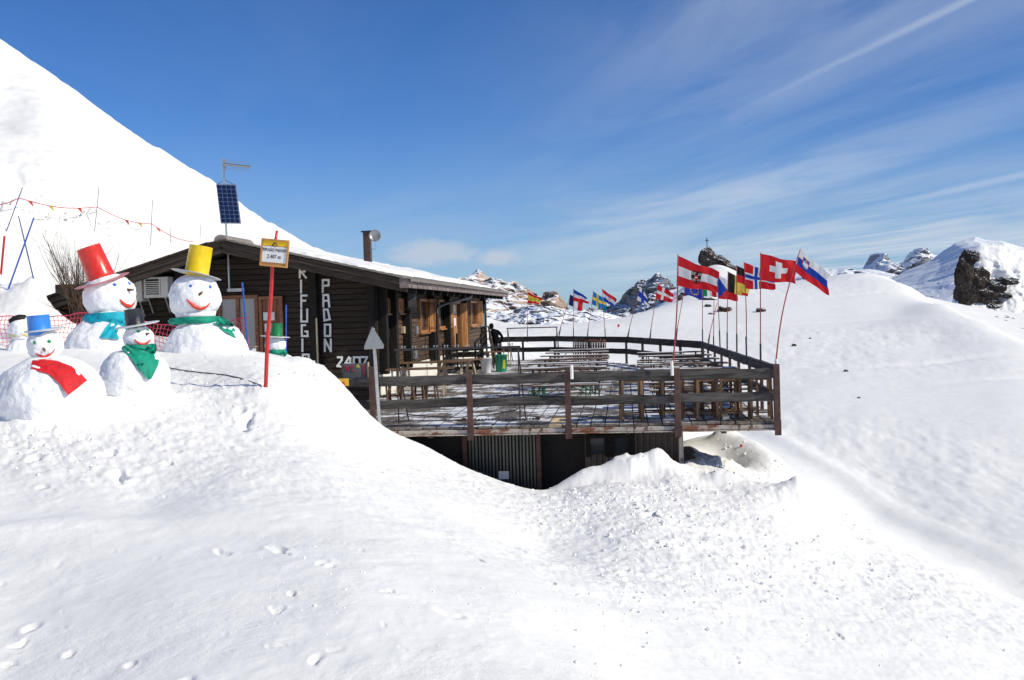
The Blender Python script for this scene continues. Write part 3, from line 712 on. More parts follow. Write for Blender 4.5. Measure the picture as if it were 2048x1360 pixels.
# door with posters, open leaf
y0, y1, zt, zb = door
dr = MB()
for (ya, yb, a, b_) in ((y0, y0+.12, zb, zt), (y1-.12, y1, zb, zt), (y0+.12, y1-.12, zt-.12, zt)): dr.box((XW+.04, (ya+yb)/2, (a+b_)/2), (.12, yb-ya, b_-a))
dr = dr.build('door', wood_orange, Hp)
MB().box((XW-.03, (y0+y1)/2, (zt+zb)/2-.06), (.02, y1-y0-.24, zt-zb-.12)).build('pane', dark_glass, dr)
for k in range(4):
    y = y0+.14+.24*(k+.5); beam('door_board', (XW+.06, y, zb+.02), (XW+.06, y, zt-.14), .225, .035, wood_orange, dr, up=(1, 0, 0))
for k in range(4):
    c = Vector((XW+.12, y1-.05, 0))+Vector((.60, .80, 0))*(.09*(k+.5)); beam('door_board', c+Vector((0, 0, zb+.03)), c+Vector((0, 0, zt-.1)), .035, .08, wood_orange, dr, up=(.60, .80, 0))
for (q0, q1) in ((.30, -.02), (-.22, -.55)):
    MB().box((XW+.092, y0+.42, (q0+q1)/2), (.008, .5, q0-q1)).build('notice', paper, dr)
# stuff on side wall
for px, zz, s_, mm in ((765, -.55, .26, wood_black), (799, -.50, .22, wood_pale), (826, -.55, .26, galv), (822, -1.35, .30, galv), (762, -1.42, .30, galv)):
    cboxo('meter_box', (XW+.05, sy(px), zz), (.10, s_, s_), mm, Hp)
cboxo('meter_box', (XW+.06, sy(929.5), -.75), (.05, .12, .7), galv, Hp)
tp = at(969, 637, 50.2)
sb = MB().box((-6.98, 51.10, tp.z), (.17, .03, .85)).build('notice_panel', flat_mat('pale_blue_panel', (.45, .62, .66), .5), Hp)
MB().box((-6.98, 51.07, tp.z+.38), (.17, .03, .14)).build('panel_header', flat_mat('red_header', (.6, .03, .03), .5), sb)
# front window + doors
def front_frame(x0, x1, z0, z1, nd, glass, mname='window'):
    fr = MB(); t_ = .10
    fr.box(((x0+x1)/2, YF-.03, z1-t_/2), (x1-x0, .12, t_)); fr.box(((x0+x1)/2, YF-.03, z0+t_/2), (x1-x0, .12, t_))
    for k in range(nd+1): x = x0+(x1-x0-t_)*k/nd+t_/2; fr.box((x, YF-.03, (z0+z1)/2), (t_, .12, z1-z0-2*t_))
    f = fr.build(mname, wood_red, Hp)
    for k in range(nd):
        xa = x0+(x1-x0-t_)*k/nd+t_; xb = x0+(x1-x0-t_)*(k+1)/nd
        MB().box(((xa+xb)/2, YF+.0, (z0+z1)/2), (xb-xa, .02, z1-z0-2*t_)).build('pane', glass, f)
    return f
xm, _ = fz(517, 600)
front_frame(dx0, xm, -1.1, dz1, 2, pale_glass)
xd0, _ = fz(519, 600); xd1, zd1 = fz(566, 592)
fr = MB(); 
for (a, b_, c_, d_) in ((xd0, xd0+.09, -2.3, zd1), (xd1-.09, xd1, -2.3, zd1), (xd0+.09, xd1-.09, zd1-.09, zd1)): fr.box(((a+b_)/2, YF-.04, (c_+d_)/2), (b_-a, .12, d_-c_))
fd = fr.build('door', wood_red, Hp)
n = 5; w_ = (xd1-xd0-.18)/n
for k in range(n): x = xd0+.09+w_*(k+.5); beam('door_board', (x, YF-.02, -2.25), (x, YF-.02, zd1-.1), .04, w_-.008, wood_red, fd, up=(1, 0, 0))
for (a, c_, e, f_) in ((526, 624, 548, 641), (529, 647, 543, 664)):
    p0 = at(a, f_, YF-.1); p1 = at(e, c_, YF-.1)
    MB().box(((p0.x+p1.x)/2, YF-.06, (p0.z+p1.z)/2), (abs(p1.x-p0.x), .01, abs(p1.z-p0.z))).build('notice', paper, fd)
front_frame(wx0, wx1, -.9, wz1, 1, dark_glass)
# roof: right and left slabs, rake boards, tiles, shingle fascia
def slab(name, x0, x1, y0, y1, top, th, m):
    mb = MB(); z = roofz
    vs = [(x, y, z(x)+top-(th if k else 0)) for k in (0, 1) for x in (x0, x1) for y in (y0, y1)]
    mb.add(vs, [(0, 1, 3, 2), (4, 6, 7, 5), (0, 2, 6, 4), (1, 5, 7, 3), (0, 4, 5, 1), (2, 3, 7, 6)]); return mb.build(name, m, Hp)
roof = slab('roof', RX, EX+.02, YR0+.08, YR1-.05, -.09, .14, wood_black)
roof2 = slab('roof', -18.2, RX, YR0+.08, YR1-.05, -.09, .14, wood_black)
for i in range(17):                       # rafters seen under the side eave
    y = YF+.3+i*1.35
    if y < YR1-.5: beam('rafter', (XW-.1, y, roofz(XW)-.32), (EX-.08, y, roofz(EX)-.30), .14, .16, wood_black, roof)
for (dz_, th_, yy, mm) in ((-.10, .17, YR0, wood_rake), (-.275, .17, YR0+.05, wood_rake)):
    beam('rake_board', (RX-.01, yy, RZ+dz_), (EX-.02, yy, roofz(EX)+dz_), .05, th_, mm, roof)
    beam('rake_board', (-18.3, yy, roofz(-18.3)+dz_), (RX-.02, yy, RZ+dz_-.002), .05, th_, mm, roof2)
for i in range(13):                        # overlapping boards along the left rake, stepped like in a saw
    a = -18.2+i*.55; beam('verge_board', (a, YR0-.02, roofz(a)+.02), (a+.60, YR0-.02, roofz(a+.60)+.045-.02), .20, .05, wood_rake, roof2)
    beam('roof_tile', (a, YR0+.30, roofz(a)+.05), (a+.58, YR0+.30, roofz(a+.58)+.03), .40, .035, tile_m, roof2)
# corrugated tiles in strips (a wave per tile roll), rolls run down the slope
mb = MB(); nY = 330
def roll(y): return .030*abs(math.sin(y*math.pi/.21))
xs = [RX+.02, RX+1.3, RX+2.6, RX+3.9, EX+.05]
for j in range(4):
    x0, x1 = xs[j], xs[j+1]+.04
    n0 = len(mb.v); vs = []; fs = []
    for i in range(nY+1):
        y = YR0-.06+(YR1-YR0+.06)*i/nY; w = roll(y)
        vs += [(x0, y, roofz(x0)-.02+w+.03), (x1, y, roofz(x1)-.005+w+.03), (x1, y, roofz(x1)-.05+w)]
    for i in range(nY): a = 3*i; fs += [(a, a+1, a+4, a+3), (a+1, a+2, a+5, a+4)]
    mb.add(vs, fs)
tag(mb.build('roof_tile', tile_m, roof), kind='stuff')
# verge tiles on the front edge (each one a roll end)
for i in range(20):
    x = RX+.1+i*.262
    M_ = Matrix.Translation((x, YR0+.10, roofz(x)+.005)) @ Matrix.Rotation(math.atan(SR), 4, 'Y')
    me = MB().prism([(-.15, 0), (-.14, .03), (-.08, .055), (0, .065), (.08, .055), (.14, .03), (.15, 0)], (0, .30, 0)).mesh('verge_tile', tile_m)
    link('verge_tile', me, M_ @ Matrix.Translation((0, -.17, 0)), roof)
for i in range(5):
    M_ = Matrix.Translation((RX, YR0-.05+i*.42, RZ+.02))
    link('ridge_tile', MB().prism([(-.20, -.05), (-.17, .05), (-.08, .11), (0, .125), (.08, .11), (.17, .05), (.20, -.05)], (0, .44, 0)).mesh('ridge_tile', tile_m), M_, roof)
# snow lying on the right slope
NX, NY = 60, 420
xx = np.linspace(0, 1, NX)[None, :]; yy = np.linspace(0, 1, NY)[:, None]
Yg = YR0+1.5+.5*fbm(xx*6+0*yy, 0*xx+yy*0+3, 3, 66)*(1-yy)+(YR1-YR0-1.7)*yy+0*xx
lo = RX-.30+0*Yg; 
fr_ = np.clip((Yg-YR0)/3.0, 0, 1)
hi = EX-.75+.22*fbm(Yg*.9, Yg*0+2, 3, 8)-.0*fr_
Xg = lo+(hi-lo)*xx
edge = np.minimum(np.minimum(xx, 1-xx)*NX/6.0, np.minimum(yy, 1-yy)*NY/10.0); edge = np.clip(edge, 0, 1)
cover = np.clip(.75+fbm(Xg*1.2, Yg*.8, 3, 19)*.6+ (Yg-YR0-1.5)*.5, 0, 1)*np.clip(1-(RX+2.2-Xg)*.55*np.clip(1-(Yg-YR0)/2.5, 0, 1), 0, 1)
h = (.10+.05*fbm(Xg*.8, Yg*.35, 3, 9))*edge**.5*cover-.03*(1-edge)-.06*(1-cover)
ZR = RZ-np.where(Xg > RX, SR*(Xg-RX), SL*(RX-Xg))
Zg = ZR+.045+h
me = bpy.data.meshes.new('roof_snow'); ii = (np.arange(NY-1)[:, None]*NX+np.arange(NX-1)[None]).ravel()
me.from_pydata(np.stack([Xg, Yg, Zg], -1).reshape(-1, 3).tolist(), [], np.stack([ii, ii+1, ii+NX+1, ii+NX], 1).tolist())
me.materials.append(snow_m); me.polygons.foreach_set('use_smooth', np.ones(len(ii), bool)); me.update(); link('roof_snow', me, None, roof)
# shingles on the eave fascia
MB().box((EX-.01, (YR0+YR1)/2, roofz(EX)-.115), (.02, YR1-YR0, .24)).build('fascia', wood_black, roof)
y = YR0
for r_ in range(2):
    y = YR0+.005+(0 if r_ else .0); k = 0
    while y < YR1-.05:
        L = .80 if not (k == 0 and r_ == 1) else .42
        L = min(L, YR1-y)
        cboxo('fascia_shingle', (EX+.012+.006*(1-r_)+rr.uniform(0, .004), y+L/2, roofz(EX)-.055-.122*r_+rr.uniform(-.003, .003)), (.022, L-.085, .106), slate, roof, bev=.002)
        y += L; k += 1
cboxo('fascia_cap', (EX-.10, YR0-.005, roofz(EX)-.10), (.26, .05, .27), slate, roof)
# downpipe
p = [at(922, 583, 41), at(921, 592, 41), at(916, 597, 40.4), at(884, 607, 37.8), at(870, 612, 37.0)]
p = [Vector((EX-.12, q.y, q.z)) for q in p[:3]]+[Vector((-6.5, p[3].y, p[3].z)), Vector((-6.62, 36.6, p[4].z-.05)), Vector((-6.62, 36.5, p[4].z-.25)), Vector((-6.62, 36.5, -2.2))]
MB().tube(p, .055, 8).build('downpipe', dark_steel, Hp)
# loudspeaker boxes below the eave
for (px, Y, s_) in ((826, 30.6, .36), (971, 50.7, .3)):
    x = EX-.45 if px < 900 else -6.93
    sp = cboxo('loudspeaker', (x, Y, .42 if px < 900 else .15), (s_*.8, s_, s_*1.5), black_pl, Hp, rz=.5, bev=.02)
    cboxo('speaker_grille', (x+.06, Y-s_*.5, .40 if px < 900 else .13), (s_*.5, .03, s_*1.1), dark_steel, sp, rz=.5)
# dish arm pipe on the front gable: upright conduit and elbow
a = at(456, 505, YF-.3); b_ = at(459, 580, YF-.3); c_ = at(486, 580, YF-.3)
MB().tube([a, b_], .030, 8).build('conduit', galv, Hp); MB().box((b_+c_)/2, (c_.x-b_.x+.1, .10, .09)).build('conduit_bracket', galv, Hp)
# white letters on the gable
GL = {'R': [(0, 0, 0, 1), (0, 1, .9, 1), (.9, 1, .75, .58), (.75, .58, 0, .5), (.25, .52, .95, 0)], 'I': [(.12, 0, .12, 1)], 'F': [(0, 0, 0, 1), (0, 1, 1, 1), (0, .55, .75, .55)],
      'U': [(0, 1, 0, 0), (0, 0, 1, 0), (1, 0, 1, 1)], 'G': [(.55, 1, 0, .95), (0, 1, 0, 0), (0, 0, 1, 0), (1, 0, .95, .42), (1, .42, .6, .42)], 'O': [(0, 0, 0, 1), (0, 1, 1, 1), (1, 1, 1, 0), (1, 0, 0, 0)],
      'P': [(0, 0, 0, 1), (0, 1, 1, 1), (1, 1, .95, .55), (.95, .55, 0, .5)], 'A': [(0, 0, 0, 1), (0, 1, .8, 1), (.8, 1, 1, 0), (0, .5, .9, .5)], 'D': [(.1, 0, 0, 1), (0, 1, .65, 1), (.65, 1, 1, .12), (1, .12, .1, 0)],
      'N': [(0, 0, 0, 1), (0, 1, 1, 0), (1, 0, 1, 1)], '2': [(.1, 1, 1, 1), (1, 1, .95, .68), (.95, .68, 0, .05), (0, .05, .9, 0)], '4': [(.6, 1, 0, .35), (0, .35, 1, .35), (.85, .9, .8, 0)], '0': [(0, 0, 0, 1), (0, 1, 1, 1), (1, 1, 1, 0), (1, 0, 0, 0)],
      '7': [(0, 1, 1, 1), (1, 1, .15, 0)], 'm': [(0, 0, 0, .7), (0, .7, .5, .6), (.5, .6, .5, 0), (.5, .6, 1, .65), (1, .65, 1, 0)]}
def letter(ch, x0, y0, x1, y1, Y=YF-.02, sw=.058, nm='letter'):
    mb = MB(); h_ = sw/2
    for k, (a, b_, c, d_) in enumerate(GL[ch]):
        def P(u, v):
            q = at(x0+(x1-x0)*u, y1+(y0-y1)*v, Y); return Vector((q.x, Y-.014-.0015*k, q.z))
        p, q = P(a, b_), P(c, d_); e = (q-p).normalized()*h_*.92
        mb.bar(p-e, q+e, .022, sw, up=Vector((0, 1, 0)).cross(q-p))
    o_ = mb.build(nm, white_paint, Hp); return o_
for ch, x0, y0, x1, y1 in (('R', 600, 534, 613, 555), ('I', 601, 561, 614, 585), ('F', 603, 591, 614, 614), ('U', 603, 619, 615, 643), ('G', 604, 650, 616, 672), ('I', 604, 679, 615, 702), ('O', 606, 709, 618, 733),
                           ('P', 646, 560, 658, 584), ('A', 647, 590, 659, 613), ('D', 648, 619, 660, 641), ('O', 650, 649, 661, 672), ('N', 650, 679, 662, 702),
                           ('2', 675, 714.5, 684, 733), ('4', 691, 714.5, 703, 733), ('0', 708, 714.5, 720, 733), ('7', 724, 714, 735, 733)):
    letter(ch, x0, y0, x1, y1)
# air conditioners on the gable
def ac(px0, py0, px1, py1, label, Y=YF-.30):
    p0 = at(px0, py1, Y); p1 = at(px1, py0, Y); w, h_ = p1.x-p0.x, p1.z-p0.z; cx, cz = (p0.x+p1.x)/2, (p0.z+p1.z)/2
    r = thing('air_conditioner', (cx, Y+.1, p0.z), label, 'air conditioner', 'air conditioners on the gable')
    cboxo('casing', (cx, Y+.12, cz), (w, .40, h_), ac_m, r, bev=.015)
    MB().box((cx-w*.12, Y-.083, cz+h_*.02), (w*.66, .01, h_*.74)).build('front_recess', black_pl, r)
    for k in range(7): cboxo('louvre', (cx-w*.12, Y-.092, cz+h_*(-.27+.09*k)), (w*.60, .02, h_*.040), ac_m, r, bev=0)
    for sx in (-.42, .18): cboxo('frame_edge', (cx+w*sx, Y-.09, cz), (w*.05, .03, h_*.85), ac_m, r, bev=0)
    for sx in (-.35, .35):
        beam('bracket', (cx+w*sx, Y-.05, p0.z-.02), (cx+w*sx, YF-.03, p0.z-.02), .04, .04, galv, r)
        beam('bracket', (cx+w*sx, Y, p0.z-.04), (cx+w*sx, YF-.03, p0.z-.45), .04, .04, galv, r)
ac(290, 553, 337, 596, 'cream air conditioner with louvred front, on brackets between the two big snowmen')
ac(246, 558, 285, 604, 'cream air conditioner half hidden behind the head of the red hatted snowman')
# mast with solar panel and antenna on the ridge
b0 = at(453, 470, 28.9); tp_ = at(446, 317, 28.9); T_ = lambda f: b0+(tp_-b0)*f
mast = thing('antenna_mast', b0, 'grey pole on the hut ridge carrying a blue solar panel and a comb antenna', 'antenna mast')
MB().tube([b0-Vector((0, 0, .25)), tp_], .030, 8).build('pole', galv, mast)
c1, c2, c3, c4 = at(432, 368, 28.75), at(471.5, 369, 28.75), at(481.5, 447, 28.6), at(441.5, 446.5, 28.6)
nrm = (c2-c1).cross(c4-c1).normalized(); nrm = nrm if nrm.y < 0 else -nrm
mb = MB(); q = [c1, c2, c3, c4]; mb.add([v for v in q]+[v-nrm*.04 for v in q], [(0, 1, 2, 3), (7, 6, 5, 4), (0, 4, 5, 1), (1, 5, 6, 2), (2, 6, 7, 3), (3, 7, 4, 0)])
pan = mb.build('solar_panel', galv, mast)
m, t, b = mat('solar_cell', .25, .2); n = t.noise(obj_coord(t), 26, 3, .7); t.l.new(t.mix(t.mapr(n, .45, .62), (.006, .012, .05), (.018, .055, .20)), b.inputs['Base Color']); cell_m = m
for i in range(4):
    for j in range(9):
        def Q(u, v): return c1+(c2-c1)*u+(c4-c1)*v+nrm*.004
        e = .010; u0, u1 = .03+.94*i/4+e, .03+.94*(i+1)/4-e; v0, v1 = .02+.96*j/9+e*.5, .02+.96*(j+1)/9-e*.5
        MB().add([Q(u0, v0), Q(u1, v0), Q(u1, v1), Q(u0, v1)], [(0, 1, 2, 3)]).build('solar_cell', cell_m, pan)
MB().tube([at(435, 368, 28.85), at(450, 360, 28.9), at(468, 369, 28.85)], .012, 6).build('panel_bracket', galv, mast)
an = MB(); A0, A1 = at(449, 328, 28.85), at(501, 334, 28.7); an.tube([A0, A1], .030, 8)
an = an.build('antenna', galv, mast); fins = MB()
for k in range(12):
    c = A0+(A1-A0)*(.15+.8*k/11); fins.box(c, (.008, .14, .008)); fins.box(c, (.009, .009, .30))
fins.build('antenna_fins', galv, an)
MB().box(at(449, 329, 28.88), (.08, .08, .30)).build('clamp', galv, mast)
# chimney with satellite dish
c0 = at(736, 524, 40); ct = at(736, 466, 40)
ch = thing('chimney_pipe', (c0.x, 40, c0.z-.3), 'dark square flue with a cowl rising from the snowy roof', 'chimney')
cboxo('flue', (c0.x, 40, (c0.z+ct.z)/2-.15), (.27, .27, ct.z-c0.z+.35), flat_mat('flue_brown', (.07, .04, .035), .6), ch)
cboxo('cowl', (ct.x-.02, 40, ct.z+.05), (.42, .42, .06), black_pl, ch); cboxo('cowl_neck', (ct.x, 40, ct.z), (.2, .2, .12), black_pl, ch)
dc = at(750, 471.5, 39.6)
dish = thing('satellite_dish', dc-Vector((0, 0, .4)), 'small grey satellite dish bracketed to the dark flue', 'satellite dish')
M_ = Matrix.Translation(dc) @ Matrix.Rotation(math.radians(12), 4, 'Z') @ Matrix.Rotation(math.radians(78), 4, 'X')
MB().lathe([(.001, -.05), (.10, -.045), (.18, -.02), (.235, .02), (.24, .012), (.18, -.03), (.10, -.055), (.001, -.06)], 28, M_, caps=False).build('reflector', flat_mat('dish_grey', (.30, .30, .31), .4, .4), dish, True)
MB().tube([dc+Vector((.02, .1, 0)), at(751, 498, 39.7), at(741, 499, 39.9)], .018, 6).build('arm', galv, dish); MB().tube([dc+Vector((0, -.05, -.2)), dc+Vector((.02, -.35, -.05))], .012, 6).build('feed_arm', dark_steel, dish)
# ------------------------------------------------------------------ sun terrace
DY = 20.8                                           # front edge
def zpx(px, py, Y): return at(px, py, Y).z
X_R0 = at(1556, 740, DY).x; 
ter = thing('terrace', (-1, 30, FL-.3), 'raised wooden sun terrace on rusty steel beams in front of the hut', 'terrace')
back = [(-7.1, 49.2), (-5.9, 49), (-3.2, 48), (-2.3, 46.3), (0, 43.6), (1.2, 40), (2.62, 35.6), (3.05, 20.8)]
def yback(x):
    for (x0, y0), (x1, y1) in zip(back[:-1], back[1:]):
        if x0 <= x <= x1: return y0+(y1-y0)*(x-x0)/(x1-x0)
    return 21
pw = .285; k = 0; x = -7.0
while x < X_R0-.05:
    xc = x+pw/2; ye = min(yback(xc-.1), yback(xc+.1)) if xc < 2.7 else 22+ (3.05-xc)*0
    if xc > 2.62: ye = DY+(35.6-DY)*(3.05+.02-xc)/.43
    y = DY-.04+rr.uniform(-.03, .03); first = True
    while y < ye-.2:
        L = min(rr.choice((3.6, 4.2, 4.8)), ye-y)
        if ye-y-L < .8: L = ye-y
        mm = wood_plank
        if first and abs(xc-at(1122, 840, DY).x) < .15: mm = wood_new; 
        if first and mm is wood_new: L = 1.4
        beam('plank', (xc, y, FL-.028+rr.uniform(-.006, .006)), (xc, y+L-.012, FL-.028+rr.uniform(-.006, .006)), pw-.016, .055, mm, ter, bev=.006)
        y += L; first = False
    x += pw; k += 1
MB().add([(-7, DY+.2, FL-.09), (2.9, DY+.2, FL-.09), (2.5, 35.4, FL-.09), (0, 43.3, FL-.09), (-3.2, 47.7, FL-.09), (-7, 48.9, FL-.09)], [(0, 1, 2, 3, 4, 5)]).build('added_gap_blocker', dark_steel, ter)  # added sheet keeps sunlit snow below from showing through the plank gaps
zt = -2.372; zb = zpx(1155, 864, DY)
for (a, b_) in ((-7.0, -3.11), (-3.10, -1.12), (-1.11, 1.06), (1.07, X_R0)):
    beam('edge_beam', (a, DY-.02, (zt+zb)/2), (b_-.01, DY-.02, (zt+zb)/2), .10, zt-zb, rusty, ter, bev=.012)
    beam('beam_flange', (a, DY-.05, zb-.012), (b_-.01, DY-.05, zb-.012), .16, .02, rusty, ter)
beam('edge_beam', (X_R0-.05, DY+.05, (zt+zb)/2), (2.66, 35.5, (zt+zb)/2), .10, zt-zb, rusty, ter, bev=.012)
for x in (-6, -4, -2, 0, 1.9): beam('joist', (x, DY+.06, FL-.16), (x, min(yback(x), 48)-.1, FL-.16), .10, .16, dark_steel, ter)
# railing: front posts, logs
ptop = [(745, 733, 850), (940, 743, 872), (1136, 741, 868), (1355, 736, 864), (1554, 728, 858)]
for px, pt, pb in ptop:
    a = at(px+ (pb-pt)*.03*.5, pb, DY-.09); b_ = at(px-(pb-pt)*.03*.5, pt, DY-.09)
    xm = (a.x+b_.x)/2; beam('rail_post', (xm, DY-.10, a.z), (xm, DY-.10, b_.z), .075, .115, brown_steel, ter, up=(1, 0, 0))
    cboxo('post_foot', (xm, DY-.14, FL-.12), (.13, .012, .30), brown_steel, ter)
    xm_ = xm
pxs = [745, 940, 1136, 1355, 1554]; XS = [at(p, 780, DY).x for p in pxs]; XS[0] = -5.05; XS = [-6.9]+XS
for i in range(5):
    a, b_ = XS[i], XS[i+1]
    for (z, h_) in ((-1.365, .20), (-1.835, .185)):
        dz_ = rr.uniform(-.012, .012)
        beam('rail_log', (a+.003, DY+.035, z+dz_), (b_-.003, DY+.035, z+rr.uniform(-.012, .012)), .12, h_, wood_grey, ter, bev=.035, wob=.022, seg=14)
# right side railing
XR0, XR1 = X_R0-.02, 2.60
def rp(f, z): return (XR0+(XR1-XR0)*f, DY+.1+(35.5-DY)*f, z)
for j in range(4):
    beam('rail_log', rp(j/4+.002, -1.33), rp((j+1)/4-.002, -1.33), .13, .20, wood_grey, ter, bev=.03, wob=.015, seg=12)
    beam('rail_log', rp(j/4+.002, -1.84), rp((j+1)/4-.002, -1.84), .11, .18, wood_grey, ter, bev=.03, wob=.015, seg=12)
for f in (.012, .13, .25, .38, .50, .63, .75, .88, .995): beam('rail_post', rp(f, zb), rp(f, -1.22), .07, .06, brown_steel, ter)
# far railing, three straight runs
far = [(2.60, 35.6), (0.05, 43.7), (-3.22, 48.0), (-6.3, 49.1)]
for (x0, y0), (x1, y1) in zip(far[:-1], far[1:]):
    L = math.hypot(x1-x0, y1-y0); n = max(2, round(L/2.4)); d_ = Vector((x1-x0, y1-y0, 0))/L
    for k in range(n):
        p = Vector((x0, y0, 0))+d_*(L*k/n+.01); q = Vector((x0, y0, 0))+d_*(L*(k+1)/n-.01)
        for z, h_ in ((-1.34, .25), (-1.83, .22)): beam('rail_board', p+Vector((0, 0, z)), q+Vector((0, 0, z)), .07, h_, wood_grey, ter, bev=.015, wob=.01, seg=5)
        beam('rail_post', p+Vector((0, 0, -2.5)), p+Vector((0, 0, -1.24)), .10, .10, dark_steel, ter)
# rope hung along the foot of the front rail
pts = [at(790, 826, DY+.1), at(850, 832, DY+.1), at(912, 835, DY+.1), at(975, 830, DY+.1), at(1030, 821, DY+.1), at(1036, 818, DY+.1)]
tag(MB().tube(pts, .010, 5).build('rope', dark_steel), 'thin dark rope sagging below the lowest rail of the terrace front', 'rope')

# ------------------------------------------------------------------ clad room below the terrace
room = thing('storage_room', (-1.5, 24, -4.6), 'dark metal clad room below the terrace, half buried in snow drifts', 'shed')
RY = 21.9; XA = at(835, 900, RY).x-1.2; XB = at(1360, 900, RY-.2).x
def corr(name, x0, x1, y0, y1, z0, z1, m, pitch, dep):
    """sheet from (x0,y0) to (x1,y1) with trapezoid ribs"""
    L = math.hypot(x1-x0, y1-y0); n = max(2, int(L/pitch)); d_ = Vector((x1-x0, y1-y0, 0))/L; nr_ = Vector((d_.y, -d_.x, 0))
    vs = []; 
    for k in range(n):
        for f, o_ in ((0, 0), (.40, 0), (.48, 1), (.92, 1)): s_ = L*(k+f)/n; p = Vector((x0, y0, 0))+d_*s_+nr_*(dep*o_); vs += [p+Vector((0, 0, z0)), p+Vector((0, 0, z1))]
    p = Vector((x1, y1, 0)); vs += [p+Vector((0, 0, z0)), p+Vector((0, 0, z1))]
    return MB().add(vs, [(2*i, 2*i+2, 2*i+3, 2*i+1) for i in range(len(vs)//2-1)]).build(name, m, room)
ZT = FL-.20
xg0, xg1 = at(936, 900, RY).x, at(1072, 900, RY).x
x2, x3 = at(1090, 900, RY).x, at(1172, 900, RY).x; x4 = at(1266, 900, RY).x
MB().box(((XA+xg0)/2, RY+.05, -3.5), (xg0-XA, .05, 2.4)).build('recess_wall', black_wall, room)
n = 20
for k in range(n):
    a = xg0+(xg1-xg0)*k/n; w_ = (xg1-xg0)/n
    o_ = 0 if k % 5 else .03
    cboxo('wall_slat', (a+w_/2, RY+o_, -3.5), (w_*(.62 if k % 3 else .5), .03, 2.45), grey_sheet, room, bev=.003)
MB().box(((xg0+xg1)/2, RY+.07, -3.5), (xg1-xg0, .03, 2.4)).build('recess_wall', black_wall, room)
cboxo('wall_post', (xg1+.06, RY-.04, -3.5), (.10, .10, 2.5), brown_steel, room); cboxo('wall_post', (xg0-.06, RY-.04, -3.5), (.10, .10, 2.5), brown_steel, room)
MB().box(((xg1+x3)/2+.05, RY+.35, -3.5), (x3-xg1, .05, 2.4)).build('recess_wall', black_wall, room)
corr('wall_sheet', x3-.02, XB, RY-.02, RY-.22, -4.6, ZT, brown_sheet, .12, .03)
corr('wall_sheet', XB, XB-.2, RY-.22, 34, -4.6, ZT, brown_sheet, .14, .03)
wz1 = zpx(1220, 868, RY-.1); wz0 = zpx(1220, 912, RY-.1)
wf = MB()
for (a, b_, c_, d_) in ((x3, x3+.10, wz0, wz1), (x4-.10, x4, wz0, wz1), (x3+.1, x4-.1, wz1-.07, wz1), ((x3+x4)/2-.10, (x3+x4)/2+.10, wz0, wz1-.07)): wf.box(((a+b_)/2, RY-.17, (c_+d_)/2), (b_-a, .10, d_-c_))
wf = wf.build('window', wood_black, room)
for (a, b_) in ((x3+.1, (x3+x4)/2-.1), ((x3+x4)/2+.1, x4-.1)): MB().box(((a+b_)/2, RY-.15, (wz0+wz1)/2), (b_-a, .02, wz1-wz0-.1)).build('pane', dark_glass, wf)
cboxo('corner_post', (XB+.02, RY-.26, -3.35), (.07, .07, 1.9), rusty, room)
cboxo('wall_plate', ((x3+XB)/2, RY-.16, ZT+.03), (XB-x3+.3, .22, .05), brown_steel, room)
p0 = at(1000, 952, RY-.1); MB().box((at(1007, 951, RY-.1).x, RY-.05, at(1007, 951, RY-.1).z), (.22, .01, .17)).build('notice', paper, room)
beam('support_post', (at(1413, 0, 21.6).x*0+at(1362, 880, DY+.3).x, DY+.35, -3.6), (at(1362, 880, DY+.3).x, DY+.35, ZT), .09, .09, rusty, ter)

# ------------------------------------------------------------------ furniture
def leg_frame(mb, x, y, w, h_, m=None, spread=.0):
    mb.bar((x, y-w/2, 0), (x, y-w*.42, h_), .03, .03); mb.bar((x, y+w/2, 0), (x, y+w*.42, h_), .03, .03); mb.bar((x, y-w*.46, h_*.4), (x, y+w*.46, h_*.4), .025, .025)
def make_table(L=2.2, w=.62, h_=.76, legm=dark_steel, top=wood_bench, nb=3, label='', cat='table', group=None, nm='beer_table'):
    r = thing(nm, (0, 0, 0), label, cat, group)
    for k in range(nb):
        y = -w/2+w*(k+.5)/nb; beam('top_board', (-L/2, y, h_-.018), (L/2, y, h_-.018), w/nb-.012, .036, top, r)
    for s_ in (-1, 1):
        mb = MB(); leg_frame(mb, s_*(L/2-.32), 0, w*.85, h_-.036); mb.bar((s_*(L/2-.34), 0, h_*.42), (s_*(L/2-.75), 0, h_-.05), .02, .02); mb.build('leg', legm, r)
    return r
TBL = make_table(2.3, .55, .76, group='folding tables set in rows on the terrace'); BEN = make_table(2.3, .26, .47, nb=1, group='benches set in rows on the terrace', nm='beer_bench', cat='bench')
BEG = make_table(2.0, .26, .44, green_metal, nb=1, group='benches set in rows on the terrace', nm='beer_bench', cat='bench')
def place(src, x, y, rz, label, used={}):
    M_ = Matrix.Translation((x, y, FL)) @ Matrix.Rotation(rz, 4, 'Z')
    if src.name not in used: used[src.name] = 1; o = src; o.matrix_basis = M_; WM[o.name] = M_
    else: o = copy_tree(src, M_)
    o['label'] = label; return o
ordn = ['nearest', 'second nearest', 'third nearest', 'fourth nearest', 'fifth nearest', 'sixth nearest', 'farthest']
rowsR = [23.8, 26.2, 28.6, 31.0, 33.4, 35.8]; rowsL = [27.9, 30.3, 32.8, 35.3, 37.8, 40.2]
def oname(i, n): return 'farthest' if i == n-1 else ordn[i]
for i, y in enumerate(rowsR):
    cx = 1.62-.015*i; n_ = oname(i, 6)
    place(TBL, cx, y, rr.uniform(-.015, .015), 'snow dusted folding table, %s row of the block beside the flag rail' % n_)
    for s_, w_ in ((-1, 'near'), (1, 'far')):
        place(BEN, cx+rr.uniform(-.06, .06), y+s_*.62, rr.uniform(-.03, .03), 'snowy bench, %s side of the %s table beside the flag rail' % (w_, n_))
